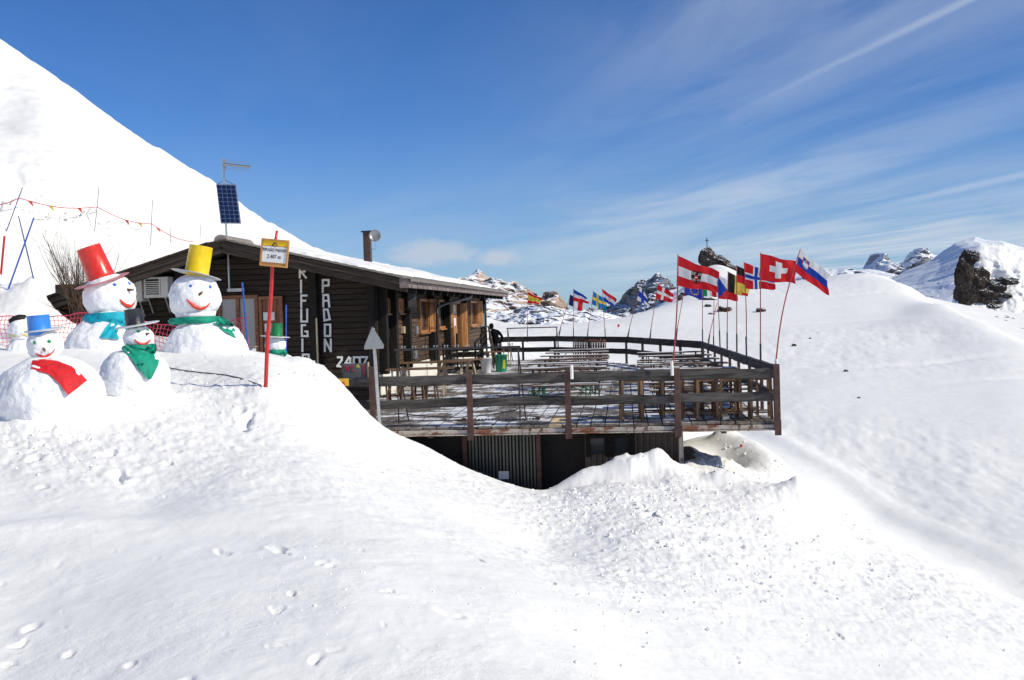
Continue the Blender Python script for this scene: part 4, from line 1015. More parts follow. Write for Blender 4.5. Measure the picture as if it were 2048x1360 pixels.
for i, y in enumerate(rowsL):
    cx = -1.66-.02*i; n_ = oname(i, 6)
    place(TBL, cx, y, rr.uniform(-.02, .02), 'snow dusted folding table, %s row of the middle block' % n_)
    for s_, w_ in ((-1, 'near'), (1, 'far')):
        src = BEG if (i == 0) else BEN
        place(src, cx+rr.uniform(-.08, .08), y+s_*.62, rr.uniform(-.03, .03), ('green legged bench, %s side of the %s table, middle block' if i == 0 else 'snowy bench, %s side of the %s table, middle block') % (w_, n_))
place(BEG, -1.7, 26.3, .02, 'brown bench with green folding legs alone in front of the middle block')
place(BEG, -1.35, 25.8, -.02, 'brown bench with green folding legs closest to the front rail')
# tall wooden stands behind the front rail
def make_stand(label):
    r = thing('wooden_stand', (0, 0, 0), label, 'stand', 'wooden stands behind the front rail'); w, dp, h_ = .40, .42, .92
    for sx in (-1, 1):
        for s_ in (-1, 1): beam('leg', (sx*w/2, s_*dp/2, 0), (sx*w/2*.94, s_*dp/2*.9, h_-.03), .055, .055, wood_stand, r)
    for s_ in (-1, 1):
        for z in (.14, .42, .80): beam('rung', (-w/2+.03, s_*dp/2*.96, z), (w/2-.03, s_*dp/2*.96, z), .022, .03, wood_stand, r)
        for z in (.28, .55): beam('rung', (s_*w/2*.97, -dp/2+.03, z), (s_*w/2*.97, dp/2-.03, z), .022, .03, wood_stand, r)
    for k in range(3): y = -dp/2+dp*(k+.5)/3; beam('top_board', (-w/2-.04, y, h_-.012), (w/2+.04, y, h_-.012), dp/3-.01, .028, wood_bench, r)
    return r
SP = [(1262, 21.35), (1303, 21.75), (1345, 21.6), (1385, 21.9), (1412, 21.35), (1448, 21.8), (1462, 21.3), (1495, 21.8), (1520, 21.35)]
st0 = make_stand('')
wh = ['leftmost, standing alone', 'second from the left, left of the fourth post', 'directly behind the fourth rail post', 'just right of the fourth rail post, set back', 'front one of the pair right of the fourth post', 'set back, middle of the right bay', 'front one in the middle of the right bay', 'set back near the right corner', 'front one closest to the right corner']
for i, (px, Y) in enumerate(SP):
    x = at(px, 800, Y).x; M_ = Matrix.Translation((x, Y, FL)) @ Matrix.Rotation(rr.uniform(-.12, .12), 4, 'Z')
    o = st0 if i == 0 else copy_tree(st0, M_); o.matrix_basis = M_; o['label'] = 'tall wooden stand with thin rungs, ' + wh[i]
# stools on the left
def make_stool():
    r = thing('wooden_stool', (0, 0, 0), '', 'stool', 'stools stacked together behind the left rail')
    for sx in (-1, 1):
        for s_ in (-1, 1): beam('leg', (sx*.17, s_*.14, 0), (sx*.13, s_*.11, .44), .045, .045, wood_stand, r)
    beam('seat', (-.24, 0, .46), (.24, 0, .46), .34, .035, wood_stand, r)
    for s_ in (-1, 1): beam('rung', (-.15, s_*.13, .16), (.15, s_*.13, .16), .025, .03, wood_stand, r)
    return r
so = make_stool(); wh = ['leftmost, beside the grey sign post', 'second from the left', 'third from the left', 'fourth from the left', 'rightmost, left of the second rail post']
for i, px in enumerate((766, 790, 815, 838, 862)):
    Y = 26.7+.35*(i % 2); M_ = Matrix.Translation((at(px, 790, Y).x, Y, FL)) @ Matrix.Rotation(rr.uniform(-.5, .5), 4, 'Z')
    o = so if i == 0 else copy_tree(so, M_); o.matrix_basis = M_; o['label'] = 'small brown wooden stool, ' + wh[i]
# picnic tables by the wall: brown board tops on pale trestles
def picnic(px, Y, L, rz, label, h_=.76, m=wood_stand):
    p = at(px, 700, Y); r = thing('trestle_table', (p.x, Y, FL), label, 'table', 'trestle tables along the hut wall', 0)
    c, s_ = math.cos(rz), math.sin(rz); T = lambda x, y, z: Vector((p.x+c*x-s_*y, Y+s_*x+c*y, FL+z))
    for k in range(4): y = -.34+.17*(k+.5)-.0; beam('top_board', T(-L/2, y, h_), T(L/2, y, h_), .155, .04, m, r)
    for q in (-1, 1):
        for w_ in (-1, 1): beam('leg', T(q*(L/2-.3), w_*.36, 0), T(q*(L/2-.3), w_*.10, h_-.03), .05, .10, wood_pale, r)
        beam('cross_bar', T(q*(L/2-.3), -.26, .36), T(q*(L/2-.3), .26, .36), .05, .09, wood_pale, r)
picnic(840, 28.9, 1.9, .10, 'brown trestle table nearest the front rail, below the small barred windows')
picnic(868, 32.6, 2.3, .08, 'brown trestle table with pale legs in front of the downpipe')
picnic(912, 33.4, 1.7, .75, 'brown trestle table standing askew beside the dark steps')
picnic(986, 41.2, 1.0, .25, 'weathered trestle table standing behind the two bins', .70)
picnic(1014, 44.6, .9, .1, 'small trestle table beside the bent figure near the far rail', .76)
# dark steps up to the door
stp = thing('entrance_steps', (-6.4, 40.8, FL), 'dark slatted wooden steps leading up to the orange door', 'steps')
for k in range(4): beam('tread', (-6.95, 39.4+k*.34, FL+.16*(k+1)), (-5.75, 39.4+k*.34, FL+.16*(k+1)), .27, .045, wood_black, stp)
for k in range(6): beam('platform_board', (-6.95, 40.9+k*.30, FL+.66), (-5.75, 40.9+k*.30, FL+.66), .28, .045, wood_black, stp)
for x in (-6.97, -5.73):
    beam('stringer', (x, 39.2, FL+.04), (x, 40.7, FL+.66), .05, .16, wood_black, stp)
    for y in (39.3, 40.9, 42.6): beam('rail_post', (x+.04, y, FL), (x+.04, y, FL+1.15+(.3 if y > 40 else 0)), .07, .07, wood_black, stp)
for z in (.35, .62, .9, 1.14): beam('rail_board', (-5.71, 39.3, FL+z), (-5.71, 42.6, FL+z+.3), .04, .10, wood_black, stp)
for z in (.22, .44, .66, .9): beam('rail_board', (-6.75, 38.9, FL+z), (-5.35, 38.9, FL+z), .04, .09, wood_black, stp)
for x in (-6.75, -5.35): beam('rail_post', (x, 38.86, FL), (x, 38.86, FL+1.05), .07, .07, wood_black, stp)
# bins
def bin_(px, py_b, Y, r0, r1, h_, m, label, lid=False):
    p = at(px, py_b, Y); t_ = thing('waste_bin', (p.x, Y, FL), label, 'bin'); M_ = Matrix.Translation((p.x, Y, FL+.01))
    MB().lathe([(r0*.96, 0), (r0, .02), (r1, h_), (r1+.02, h_), (r1+.02, h_+.03), (r1-.01, h_+.03), (r0-.02, .04), (.001, .04)], 24, M_, False).build('tub', m, t_, True)
    return t_, p
bin_(973, 748, 38.8, .17, .215, .54, flat_mat('white_plastic', (.66, .67, .68), .4, var=.03), 'white tapered plastic bin standing next to the green one')
gb, p = bin_(1003, 744, 39.4, .21, .235, .62, flat_mat('green_plastic', (.01, .23, .13), .4, var=.05), 'green plastic bin with a yellow sticker')
MB().box((p.x+.12, 39.4-.19, FL+.30), (.10, .02, .34)).build('sticker', flat_mat('yellow_sticker', (.80, .75, .03), .5, var=.02), gb)
for s_ in (-1, 1): MB().box((p.x+s_*.24, 39.38, FL+.60), (.05, .10, .06)).build('handle', gb.children[0].data.materials[0], gb)
# folding ladder
p = at(974, 730, 42.2); ld = thing('step_ladder', (p.x, 42.2, FL), 'weathered wooden A-shaped step ladder at the far corner of the hut', 'ladder')
for s_ in (-1, 1):
    beam('side_rail', (p.x+s_*.33, 41.8, FL), (p.x+s_*.11, 42.2, FL+1.68), .04, .09, wood_rake, ld); beam('side_rail', (p.x+s_*.33, 42.8, FL), (p.x+s_*.11, 42.3, FL+1.66), .04, .09, wood_rake, ld)
for k in range(5): f = (k+.7)/5.2; beam('step', (p.x-.33+.22*f, 41.8+.4*f, FL+1.68*f), (p.x+.33-.22*f, 41.8+.4*f, FL+1.68*f), .12, .04, wood_rake, ld)
beam('top_plate', (p.x-.15, 42.25, FL+1.7), (p.x+.15, 42.25, FL+1.7), .22, .04, wood_rake, ld)
# ski rack near the front, and one at the far rail
def rack(x0, x1, Y, zt, z0, r, label, knobs, Y2=.35):
    t_ = thing('ski_rack', ((x0+x1)/2, Y, z0), label, 'ski rack')
    MB().box(((x0+x1)/2, Y, zt), (x1-x0+.1, .045, .045)).build('top_bar', dark_steel, t_)
    for x in (x0, x1):
        for s_ in (0, 1): MB().tube([(x+(.14 if s_ else 0)*(1 if x == x0 else .6), Y+Y2*s_, z0), (x, Y, zt)], r, 6).build('leg', dark_steel, t_)
    if knobs:
        for k in range(knobs):
            x = x0+.15+(x1-x0-.3)*k/(knobs-1)
            for dx_ in (-.03, .03): MB().lathe([(.008, 0), (.008, .03), (.019, .035), (.019, .055), (.006, .062)], 8, Matrix.Translation((x+dx_, Y, zt+.02))).build('knob', galv, t_)
    return t_
a = at(793, 700, 21.6); b_ = at(1036, 693.5, 21.6); rack(a.x, b_.x, 21.6, (a.z+b_.z)/2, FL, .016, 'dark tube ski rack with paired knobs, standing just behind the front rail', 11)
a = at(1015, 657, 47.2); b_ = at(1113, 654, 47.2); rack(a.x, b_.x, 47.2, (a.z+b_.z)/2, FL, .020, 'thin dark tube ski rack close to the far rail', 0, .5)
# upright pile of folded table tops at the far rail
for i in range(13):
    px = 1149+i*5.1; Y = 44.6-.13*i; p = at(px, 700, Y)
    r = thing('folded_trestle', (p.x, Y, FL), 'folded trestle leaning at the far rail, %s' % (['leftmost', 'second from left', 'third from left', 'fourth from left', 'fifth from left', 'sixth from left', 'in the very middle', 'sixth from right', 'fifth from right', 'fourth from right', 'third from right', 'second from right', 'rightmost'][i]), 'trestle', 'folded trestles leaning at the far rail')
    for s_ in (-.045, .045):
        beam('leg', (p.x+s_, Y-.25, FL+.0), (p.x+s_*.6, Y-.02, FL+1.02+rr.uniform(-.05, .03)), .035, .10, wood_red if i > 4 else wood_rake, r)
    for z in (.25, .75): beam('rung', (p.x-.045, Y-.2+.1*z, FL+z), (p.x+.045, Y-.2+.1*z, FL+z), .03, .03, wood_rake, r)
# empty flag holders (white plastic tubes) on the front rail
def holder(px, y0, y1, Y, label, m=white_paint, r=.032):
    a = at(px+.4, y1, Y); b_ = at(px-.4, y0, Y); return tag(MB().tube([a, b_], r, 10).build('flag_holder', m), label, 'flag holder', 'white flag holder tubes on the rail')
holder(1143.5, 730, 758, DY-.18, 'empty white tube fixed to the front rail beside the third post')
holder(1344, 721, 751, DY-.18, 'white tube on the front rail holding the pole with the red-white-red flag')
holder(1552.5, 718, 733, DY-.02, 'white tube at the right corner post holding the leaning flag pole')
# grey back of a triangular road sign
p = at(760, 832, 20.2); q = at(746, 656, 20.2)
sg = thing('road_sign', p, 'grey back of a triangular warning sign on a steel post left of the terrace rail', 'road sign')
beam('post', p-Vector((0, 0, .4)), q, .05, .06, galv, sg, up=(1, 0, 0))
P_ = lambda a, b_: at(a, b_, 20.13)
pl = [P_(745, 653), P_(768, 690), P_(767, 697), P_(729, 699), P_(729, 692)]
mb = MB(); nn = len(pl); mb.add([v-Vector((0, .004, 0)) for v in pl]+[v-Vector((0, .02, 0)) for v in pl], [tuple(range(nn)), tuple(range(2*nn-1, nn-1, -1))]+[(i, (i+1) % nn, (i+1) % nn+nn, i+nn) for i in range(nn)])
mb.build('sign_plate', flat_mat('sign_back', (.30, .31, .32), .45, .6, var=.08), sg)
for yy in (676, 686, 695): 
    w_ = (yy-653)/40*16; beam('stiffener', P_(746-w_, yy+.5)+Vector((0, .04, 0)), P_(749+w_, yy-.5)+Vector((0, .04, 0)), .03, .025, galv, sg)
# slate board WC
Y = 21.1; p = at(710, 770, Y); wc = thing('notice_board', (p.x, Y, p.z-.2), 'dark slate board with red WC lettering held between two wooden slats', 'sign board')
p0, p1 = at(688, 764, Y), at(736, 726, Y); MB().box(((p0.x+p1.x)/2, Y, (p0.z+p1.z)/2), (p1.x-p0.x, .025, p1.z-p0.z)).build('board', slateboard, wc)
for px, a_, b_ in ((685, 772, 726), (737, 768, 724)): beam('side_slat', at(px+.6, a_, Y-.01), at(px-.6, b_, Y-.01), .03, .06, wood_pale if px > 700 else wood_rake, wc, up=(0, 1, 0))
redp = flat_mat('red_paint', (.33, .015, .05), .6, var=.1); yelp = flat_mat('yellow_paint', (.70, .62, .08), .6, var=.1)
def strokes(nm, pts_list, Y, w_, m, par):
    mb = MB()
    for k, (a, b_, c, d_) in enumerate(pts_list):
        u, v = at(a, b_, Y), at(c, d_, Y); mb.bar(Vector((u.x, Y-.002*k*.5, u.z)), Vector((v.x, Y-.002*k*.5, v.z)), .006, w_, up=Vector((0, 1, 0)).cross(v-u))
    return mb.build(nm, m, par)
strokes('lettering', [(690, 730, 692, 742), (692, 742, 694.5, 733), (694.5, 733, 697, 742), (697, 742, 699, 731), (709, 732, 704, 732), (704, 732, 704, 742), (704, 742, 709, 742)], Y-.018, .022, redp, wc)
strokes('arrow', [(725, 729, 728, 738), (729, 731, 726, 742), (727, 736, 728, 751)], Y-.018, .035, redp, wc); strokes('triangle_mark', [(713, 734, 716, 729), (716, 729, 719, 734), (719, 734, 713, 734), (716, 732, 716, 734)], Y-.018, .018, yelp, wc)
beam('rear_board', (-6.6, 20.95, at(700, 768, 21).z), (-5.15, 20.95, at(700, 768, 21).z), .04, .22, wood_black, ter)
a = at(683, 764, 20.6); by = thing('marker_board', (a.x, 20.6, a.z-.2), 'small yellow and red painted board behind the snow edge', 'marker board')
p0, p1 = at(676, 772, 20.6), at(697, 757, 20.6); MB().box(((p0.x+p1.x)/2, 20.6, (p0.z+p1.z)/2), (p1.x-p0.x, .02, p1.z-p0.z)).build('yellow_board', flat_mat('yellow_board', (.75, .45, .03), .6), by)
p0, p1 = at(684, 772, 20.57), at(689, 764, 20.57); MB().box(((p0.x+p1.x)/2, 20.57, (p0.z+p1.z)/2), (p1.x-p0.x, .02, p1.z-p0.z)).build('red_stripe', flat_mat('red_board', (.6, .06, .03), .6), by)
# ------------------------------------------------------------------ snowmen
m, t, b = mat('packed_snow', .65, 0, .25)
P0 = geo(t); n1 = t.noise(P0, 6, 6, .65); n2 = t.noise(P0, 30, 4, .65)
t.l.new(t.mix(t.mapr(n1, .3, .7), (.84, .855, .885), (.89, .90, .92)), b.inputs['Base Color']); bump(t, b, t.m('ADD', n1, t.m('MULTIPLY', n2, .4)), .6, .05); packed = m
def gloss(name, c, r=.22):
    m = flat_mat(name, c, r, var=.10, spec=.6, bmp=.12); t = NT(m.node_tree); b = m.node_tree.nodes['Principled BSDF']
    n = t.noise(t.scl(obj_coord(t), (9, 9, 3)), 2.2, 6, .7); t.l.new(t.mapr(n, .35, .68, r*.8, r+.35), b.inputs['Roughness']); return m
def cloth(name, c):
    m, t, b = mat(name, .6, 0, .35); n = t.noise(obj_coord(t), 7, 4, .6); k = t.mapr(n, .3, .7, .8, 1.15)
    t.l.new(t.vm('MULTIPLY', c, t.comb(k, k, k)), b.inputs['Base Color']); bump(t, b, t.noise(obj_coord(t), 16, 5, .65), .7, .03); return m
nose_m = flat_mat('nose_stick', (.16, .07, .04), .7); red_m = gloss('red_mouth_paint', (.62, .035, .012), .4)
brim_clear = gloss('clear_grey_brim', (.42, .45, .50), .25)
def blob_mesh(name, rad, c, m, amp=.04, sc=2.2, seed=0, sub=5, flat=0.0, sq=1.0):
    bm = bmesh.new(); bmesh.ops.create_icosphere(bm, subdivisions=sub, radius=1)
    for v in bm.verts:
        n = v.co.normalized(); r = 1+amp*mnoise.fractal(n*sc+Vector((seed*7.1, seed, 0)), .8, 2.1, 5)
        v.co = Vector((n.x*rad[0]*r, n.y*rad[1]*r, (abs(n.z)**sq)*(1 if n.z > 0 else -1)*rad[2]*r))+Vector(c)
    me = bpy.data.meshes.new(name); bm.to_mesh(me); bm.free(); me.materials.append(m); me.polygons.foreach_set('use_smooth', [True]*len(me.polygons)); return me
def snowman(label, Y, head, body, hat, brim, scarf, eyes, nose, mouth, eyec, hatm, brimm, scarfm, seed):
    """all measures in photo pixels around the head centre; Y = distance"""
    hx, hy, hrx, hrz = head; C = at(hx, hy, Y); s_ = C.length/F*1.0
    az_ = math.atan2(C.x, C.y)
    base = at(body[0], body[1]+body[3]*.55, Y); base.z = zat(base.x, base.y)
    root = thing('snowman', base, label, 'snowman', 'painted snowmen with top hats beside the hut', -az_)
    R_ = Matrix.Rotation(-az_, 4, 'Z')
    def L(px, py, dep=0.0):
        """local facing frame: X right, Y away from the viewer, Z up"""
        dx_, dz_ = (px-hx)*s_, -(py-hy)*s_; c_, q_ = math.cos(.03), math.sin(.03)
        return Vector((dx_*c_-dz_*q_, dep, dx_*q_+dz_*c_))
    M = Matrix.Translation(C) @ R_
    hr_, hz_ = hrx*s_, hrz*s_
    bc = L(body[0], body[1]); br, bz_ = body[2]*s_, body[3]*s_
    link('body', blob_mesh('body', (br, br*.92, bz_), bc, packed, .055, 1.9, seed, 6, sq=.92), M, root)
    # neck filler keeps head and body one lump
    link('head', blob_mesh('head', (hr_, hr_*.95, hz_), (0, 0, 0), packed, .075, 2.1, seed+3, 5, sq=.9), M, root)
    MB().lathe([(hr_*.2, -hz_*1.02), (hr_*.74, -hz_*.86), (hr_*.80, -hz_*.60), (hr_*.3, -hz_*.5)], 28, M).build('neck', packed, root, True)
    def surf(px, py, off=0.0):
        p = L(px, py); q = 1-(p.x/hr_)**2-(p.z/hz_)**2; return Vector((p.x, -hr_*.95*math.sqrt(max(q, .02))-off, p.z))
    # hat: bucket-like cylinder
    if hat:
        (b0x, b0y), (t0x, t0y), wb, wt_ = hat
        A_, B_ = L(b0x, b0y, -.0), L(t0x, t0y, .0); ax = (B_-A_); H = ax.length
        Mh = M @ Matrix.Translation(A_) @ ax.to_track_quat('Z', 'Y').to_matrix().to_4x4()
        rb_, rt_ = wb*s_/2, wt_*s_/2
        ht = link('hat', MB().lathe([(rb_, -.02), (rb_, .0), (rb_*1.02, H*.06), (rb_*.99, H*.09), ((rb_+rt_)/2, H*.5), (rt_*1.01, H*.97), (rt_*1.03, H*.985), (rt_*.98, H), (rt_*.9, H*.995), (.001, H*.985)], 40, Mh).mesh('hat', hatm, smooth=True), None, root)
        if brim:
            (bx0, by0), (bx1, by1), dz_ = brim; c0_, c1_ = L(bx0, by0), L(bx1, by1); cc_ = (c0_+c1_)/2; rad = (c1_-c0_).length/2
            tx = (c1_-c0_).normalized(); Rm = Matrix((tx, Vector((0, math.cos(dz_), math.sin(dz_))), tx.cross(Vector((0, math.cos(dz_), math.sin(dz_)))))).transposed().to_4x4()
            link('brim', MB().lathe([(rb_*.5, .012), (rad*.7, .010), (rad*.97, .004), (rad, 0), (rad*.97, -.008), (rb_*.5, -.006)], 44, M @ Matrix.Translation(cc_) @ Rm).mesh('brim', brimm, smooth=True), None, ht)
    # eyes, nose, mouth
    for (ex, ey) in eyes:
        p = surf(ex, ey); link('eye', blob_mesh('eye', (3.6*s_, 2.0*s_, 3.7*s_) if hrx > 40 else (3.3*s_, 2*s_, 3.3*s_), p, eyec, .05, 2, 1, 3), M, root)
    if nose:
        (nx, ny), (mx, my) = nose; p = surf(nx, ny, -.03); q = L(mx, my); q.y = p.y-8*s_
        link('nose', MB().tube([p, (p+q)/2, q], [3.0*s_, 2.4*s_, 1.2*s_], 8).mesh('nose', nose_m, smooth=True), M, root)
    if mouth:
        (x0, y0), (x1, y1), sag = mouth; pts = []; rs_ = []; n = 14
        for i in range(n+1):
            u = i/n; x = x0+(x1-x0)*u; y = y0+(y1-y0)*u+sag*(1-(2*u-1)**2); pts.append(surf(x, y, .004)); rs_.append(s_*(1.0+3.0*(1-(2*u-1)**2)) if hrx > 40 else s_*(.8+2.0*(1-(2*u-1)**2)))
        link('mouth', MB().tube(pts, rs_, 8).mesh('mouth', red_m, smooth=True), M, root)
    # scarf: wrapped band + hanging tail
    if scarf:
        yb, yt, rw, tail = scarf
        zb_, zt_ = L(hx, yb).z, L(hx, yt).z; r_ = rw*s_
        n = 56; vs = []
        for i in range(n):
            an = 2*math.pi*i/n
            for k in range(5):
                v = k/4; w_ = 1+.04*math.sin(an*5+k*1.3)+.03*math.sin(an*9+2*k); rr_ = r_*w_*(1.0+.10*math.sin(v*math.pi)+.04*(1-v))
                dip = .12*(zt_-zb_)*math.cos(an*1+1.2)
                vs.append(Vector((rr_*math.cos(an), rr_*.95*math.sin(an), zb_+(zt_-zb_)*v+dip)))
        fs = [(i*5+k, ((i+1) % n)*5+k, ((i+1) % n)*5+k+1, i*5+k+1) for i in range(n) for k in range(4)]
        sc_ = link('scarf', MB().add(vs, fs).mesh('scarf', scarfm, smooth=True), M, root)
        for tl in tail:
            # strip through (cx, cy, halfwidth) pixel stations, laid over the body surface
            rows_ = []; mm_ = len(tl)
            for i in range(mm_*5-4):
                f = i/5; a_ = min(int(f), mm_-2); u = f-a_; cx_, cy_, hw = [tl[a_][k]*(1-u)+tl[a_+1][k]*u for k in range(3)]
                dxx = tl[a_+1][0]-tl[a_][0]; dyy = tl[a_+1][1]-tl[a_][1]; ln = math.hypot(dxx, dyy); nx_, ny_ = dyy/ln, -dxx/ln
                row = []
                for k in range(9):
                    w_ = (k/8-.5)*2; p = L(cx_+nx_*hw*w_, cy_+ny_*hw*w_)
                    d = p-bc; q = 1-(d.x/br)**2-(abs(d.z)/bz_)**2.1
                    yy_ = -br*.95*math.sqrt(max(q, .0)); 
                    yh = -r_*1.02 if p.z > zb_-.02 else 0
                    row.append(Vector((p.x, min(yy_, yh)-.025-.012*math.sin(k*1.6+i*.5), p.z)))
                rows_.append(row)
            vs = [v for r2 in rows_ for v in r2]+[v+Vector((0, .02, 0)) for r2 in rows_ for v in r2]; N = len(rows_)*9
            fs = [(i*9+k, i*9+k+1, i*9+k+10, i*9+k+9) for i in range(len(rows_)-1) for k in range(8)]; fs += [tuple(a_+N for a_ in f)[::-1] for f in fs]
            link('scarf_tail', MB().add(vs, fs).mesh('scarf_tail', scarfm, smooth=True), M, sc_)
    return root
blue_e = gloss('blue_eye', (.03, .16, .62), .4); green_e = gloss('green_eye', (.01, .28, .10), .4)
red_h = gloss('red_hat_paint', (.62, .022, .012)); yel_h = gloss('yellow_hat_paint', (.80, .55, .0)); blu_h = gloss('blue_hat_paint', (.03, .22, .68)); blk_h = gloss('black_hat_paint', (.012, .013, .02)); grn_h = gloss('green_hat_paint', (.008, .21, .05))
teal = cloth('turquoise_cloth', (.0, .36, .48)); grn = cloth('green_cloth', (.0, .27, .17)); redc = cloth('red_cloth', (.62, .012, .018)); yelc = cloth('pale_yellow_cloth', (.72, .66, .34))
pinkb = gloss('pink_brim', (.62, .22, .22), .3); whb = gloss('white_brim', (.62, .64, .66), .3)
snowman('big snowman with glossy red top hat and turquoise scarf, beside the bare bush', 17.6, (220, 595, 47, 45), (208, 706, 79, 78), ((207, 556), (189, 500), 49, 43), ((160, 576), (257, 550), .12),
        (646, 625, 44, [[(230, 640, 9), (216, 658, 11), (214, 670, 17)], [(238, 642, 7), (256, 656, 6)]]), [(229.5, 573.5), (254, 571.5)], ((249, 583), (262, 584)), ((237, 600), (264, 602), 12), blue_e, red_h, pinkb, teal, 1)
snowman('big snowman with yellow top hat and green scarf, in front of the brown window', 18.0, (390, 595, 48, 46), (402, 712, 80, 78), ((396, 551), (408, 498), 45, 43), ((350, 538), (441, 564), -.04),
        (646, 633, 45, [[(428, 640, 8), (447, 655, 11), (462, 676, 4)]]), [(384, 574.5), (418, 577.5)], ((398, 591), (404, 586)), ((375, 598), (416, 608), 13), blue_e, yel_h, brim_clear, grn, 2)
snowman('small snowman with black hat and green scarf between the two big ones', 13.4, (277, 677, 27, 25), (265, 752, 64, 58), ((273, 652), (271, 621), 35, 32), ((236, 656), (317, 646), .05),
        (700, 689, 27, [[(252, 690, 7), (272, 706, 11), (290, 722, 22), (291, 752, 3)], [(302, 688, 5), (300, 700, 8), (290, 712, 8)]]), [(277.5, 663.5), (293.5, 662.5)], ((288, 670), (297, 668)), ((270, 678), (298, 680), 9), green_e, blk_h, whb, grn, 3)
snowman('small snowman with blue hat and long red scarf, nearest and furthest left', 12.3, (90, 690, 31, 29), (93, 789, 95, 80), ((83, 668), (82, 635), 40, 38), ((56, 664), (126, 659), .06),
        (731, 716, 36, [[(66, 722, 7), (100, 729, 13), (125, 748, 19), (138, 768, 20)]]), [(74, 684), (97.5, 683.5)], ((87, 693), (89, 701)), ((70, 699), (106, 698), 11), green_e, blu_h, whb, redc, 4)
snowman('distant snowman with green top hat and green scarf beside the red sign pole', 20.9, (551, 690, 20, 19), (551, 738, 40, 33), ((554, 673), (556, 648), 23, 22), ((523, 670), (580, 677), .03),
        (710, 700, 19, [[(562, 705, 3), (570, 711, 3)]]), [], None, None, green_e, grn_h, whb, grn, 5)
sm = snowman('plain snowman with a black beret and pale yellow scarf behind the left one', 17.0, (45, 657, 24, 22), (44, 706, 31, 34), None, None, (672, 663, 20, []), [], None, None, green_e, blk_h, whb, yelc, 6)
cb = at(36, 640, 16.95); link('beret', blob_mesh('beret', (.15, .15, .085), (0, 0, 0), cloth('black_felt', (.01, .01, .012)), .1, 2, 4, 4), Matrix.Translation(cb) @ Matrix.Rotation(math.radians(-18), 4, 'Y'), sm)

# ------------------------------------------------------------------ sign on a red pole
pb = ghit(532, 776); Yp = pb.y
sgn = thing('pole_sign', pb, 'wood framed sign reading RIFUGIO PADON 2.407 m on a bent red pole', 'sign')
redpole = flat_mat('red_pole_paint', (.50, .020, .018), .4, var=.1)
pts = [at(531, 785, Yp), at(533, 730, Yp), at(535.5, 670, Yp), at(541, 610, Yp), at(545, 530, Yp), at(550, 490, Yp-.02), at(554, 461, Yp-.03)]
MB().tube(pts, [.028, .028, .028, .027, .024, .022, .017], 10).build('pole', redpole, sgn, True)
q = [at(524, 476, Yp-.06), at(579, 481, Yp-.06), at(574, 536, Yp-.06), at(519.5, 531, Yp-.06)]
def quad_box(c, th, nm, m, par):
    n_ = (c[1]-c[0]).cross(c[3]-c[0]).normalized(); n_ = n_ if n_.y < 0 else -n_
    return MB().add([v for v in c]+[v-n_*th for v in c], [(0, 1, 2, 3), (7, 6, 5, 4), (0, 4, 5, 1), (1, 5, 6, 2), (2, 6, 7, 3), (3, 7, 4, 0)]).build(nm, m, par)
def uvq(u, v, off=0.0):
    n_ = (q[1]-q[0]).cross(q[3]-q[0]).normalized(); n_ = n_ if n_.y < 0 else -n_
    return q[0]*(1-u)*(1-v)+q[1]*u*(1-v)+q[2]*u*v+q[3]*(1-u)*v+n_*off
frm = flat_mat('sign_wood', (.50, .24, .07), .6); brd = quad_box([uvq(.02, .02), uvq(.98, .02), uvq(.98, .98), uvq(.02, .98)], .02, 'board', frm, sgn)
for a, b_, c, d_ in (((0, 0), (1, 0), (1, .06), (0, .06)), ((0, .94), (1, .94), (1, 1), (0, 1)), ((0, .06), (.05, .06), (.05, .94), (0, .94)), ((.95, .06), (1, .06), (1, .94), (.95, .94))):
    quad_box([uvq(*a, .02), uvq(*b_, .02), uvq(*c, .02), uvq(*d_, .02)], .04, 'frame', frm, sgn)
quad_box([uvq(.06, .07, .004), uvq(.94, .07, .004), uvq(.94, .24, .004), uvq(.06, .24, .004)], .003, 'yellow_band', flat_mat('sign_yellow', (.80, .50, .0), .5), sgn)
quad_box([uvq(.06, .27, .006), uvq(.94, .27, .006), uvq(.94, .85, .006), uvq(.06, .85, .006)], .003, 'paper', white_paint, sgn)
MB().tube([uvq(.40, .25, .01), uvq(.50, .12, .015), uvq(.58, .24, .01)], .008, 5).build('wire', dark_steel, sgn)
def text(s_, u, v, hgt, m, par, wid):
    cu = bpy.data.curves.new('lettering', 'FONT'); cu.body = s_; cu.size = 1; cu.align_x = 'CENTER'; cu.align_y = 'CENTER'; cu.extrude = .01
    o = bpy.data.objects.new('lettering', cu); COL.objects.link(o); bpy.context.view_layer.update()
    me = bpy.data.meshes.new_from_object(o); bpy.data.objects.remove(o); me.name = 'lettering'; me.materials.clear(); me.materials.append(m)
    xs_ = [v_.co.x for v_ in me.vertices]; w0 = max(xs_)-min(xs_)
    ex = (q[1]-q[0]).normalized(); ez = (q[0]-q[3]).normalized(); en = ex.cross(ez).normalized()
    if en.y > 0: en = -en
    Mt = Matrix((ex*(wid/w0), ez*hgt, en*.12)).transposed().to_4x4(); c_ = uvq(u, v, .009)
    return link('lettering', me, Matrix.Translation(c_) @ Mt, par)
inkm = flat_mat('ink', (.02, .02, .03), .6)
W_ = (q[1]-q[0]).length
text('RIFUGIO PADON', .5, .40, .062, inkm, sgn, W_*.84); text('2.407 m', .5, .64, .075, inkm, sgn, W_*.50)

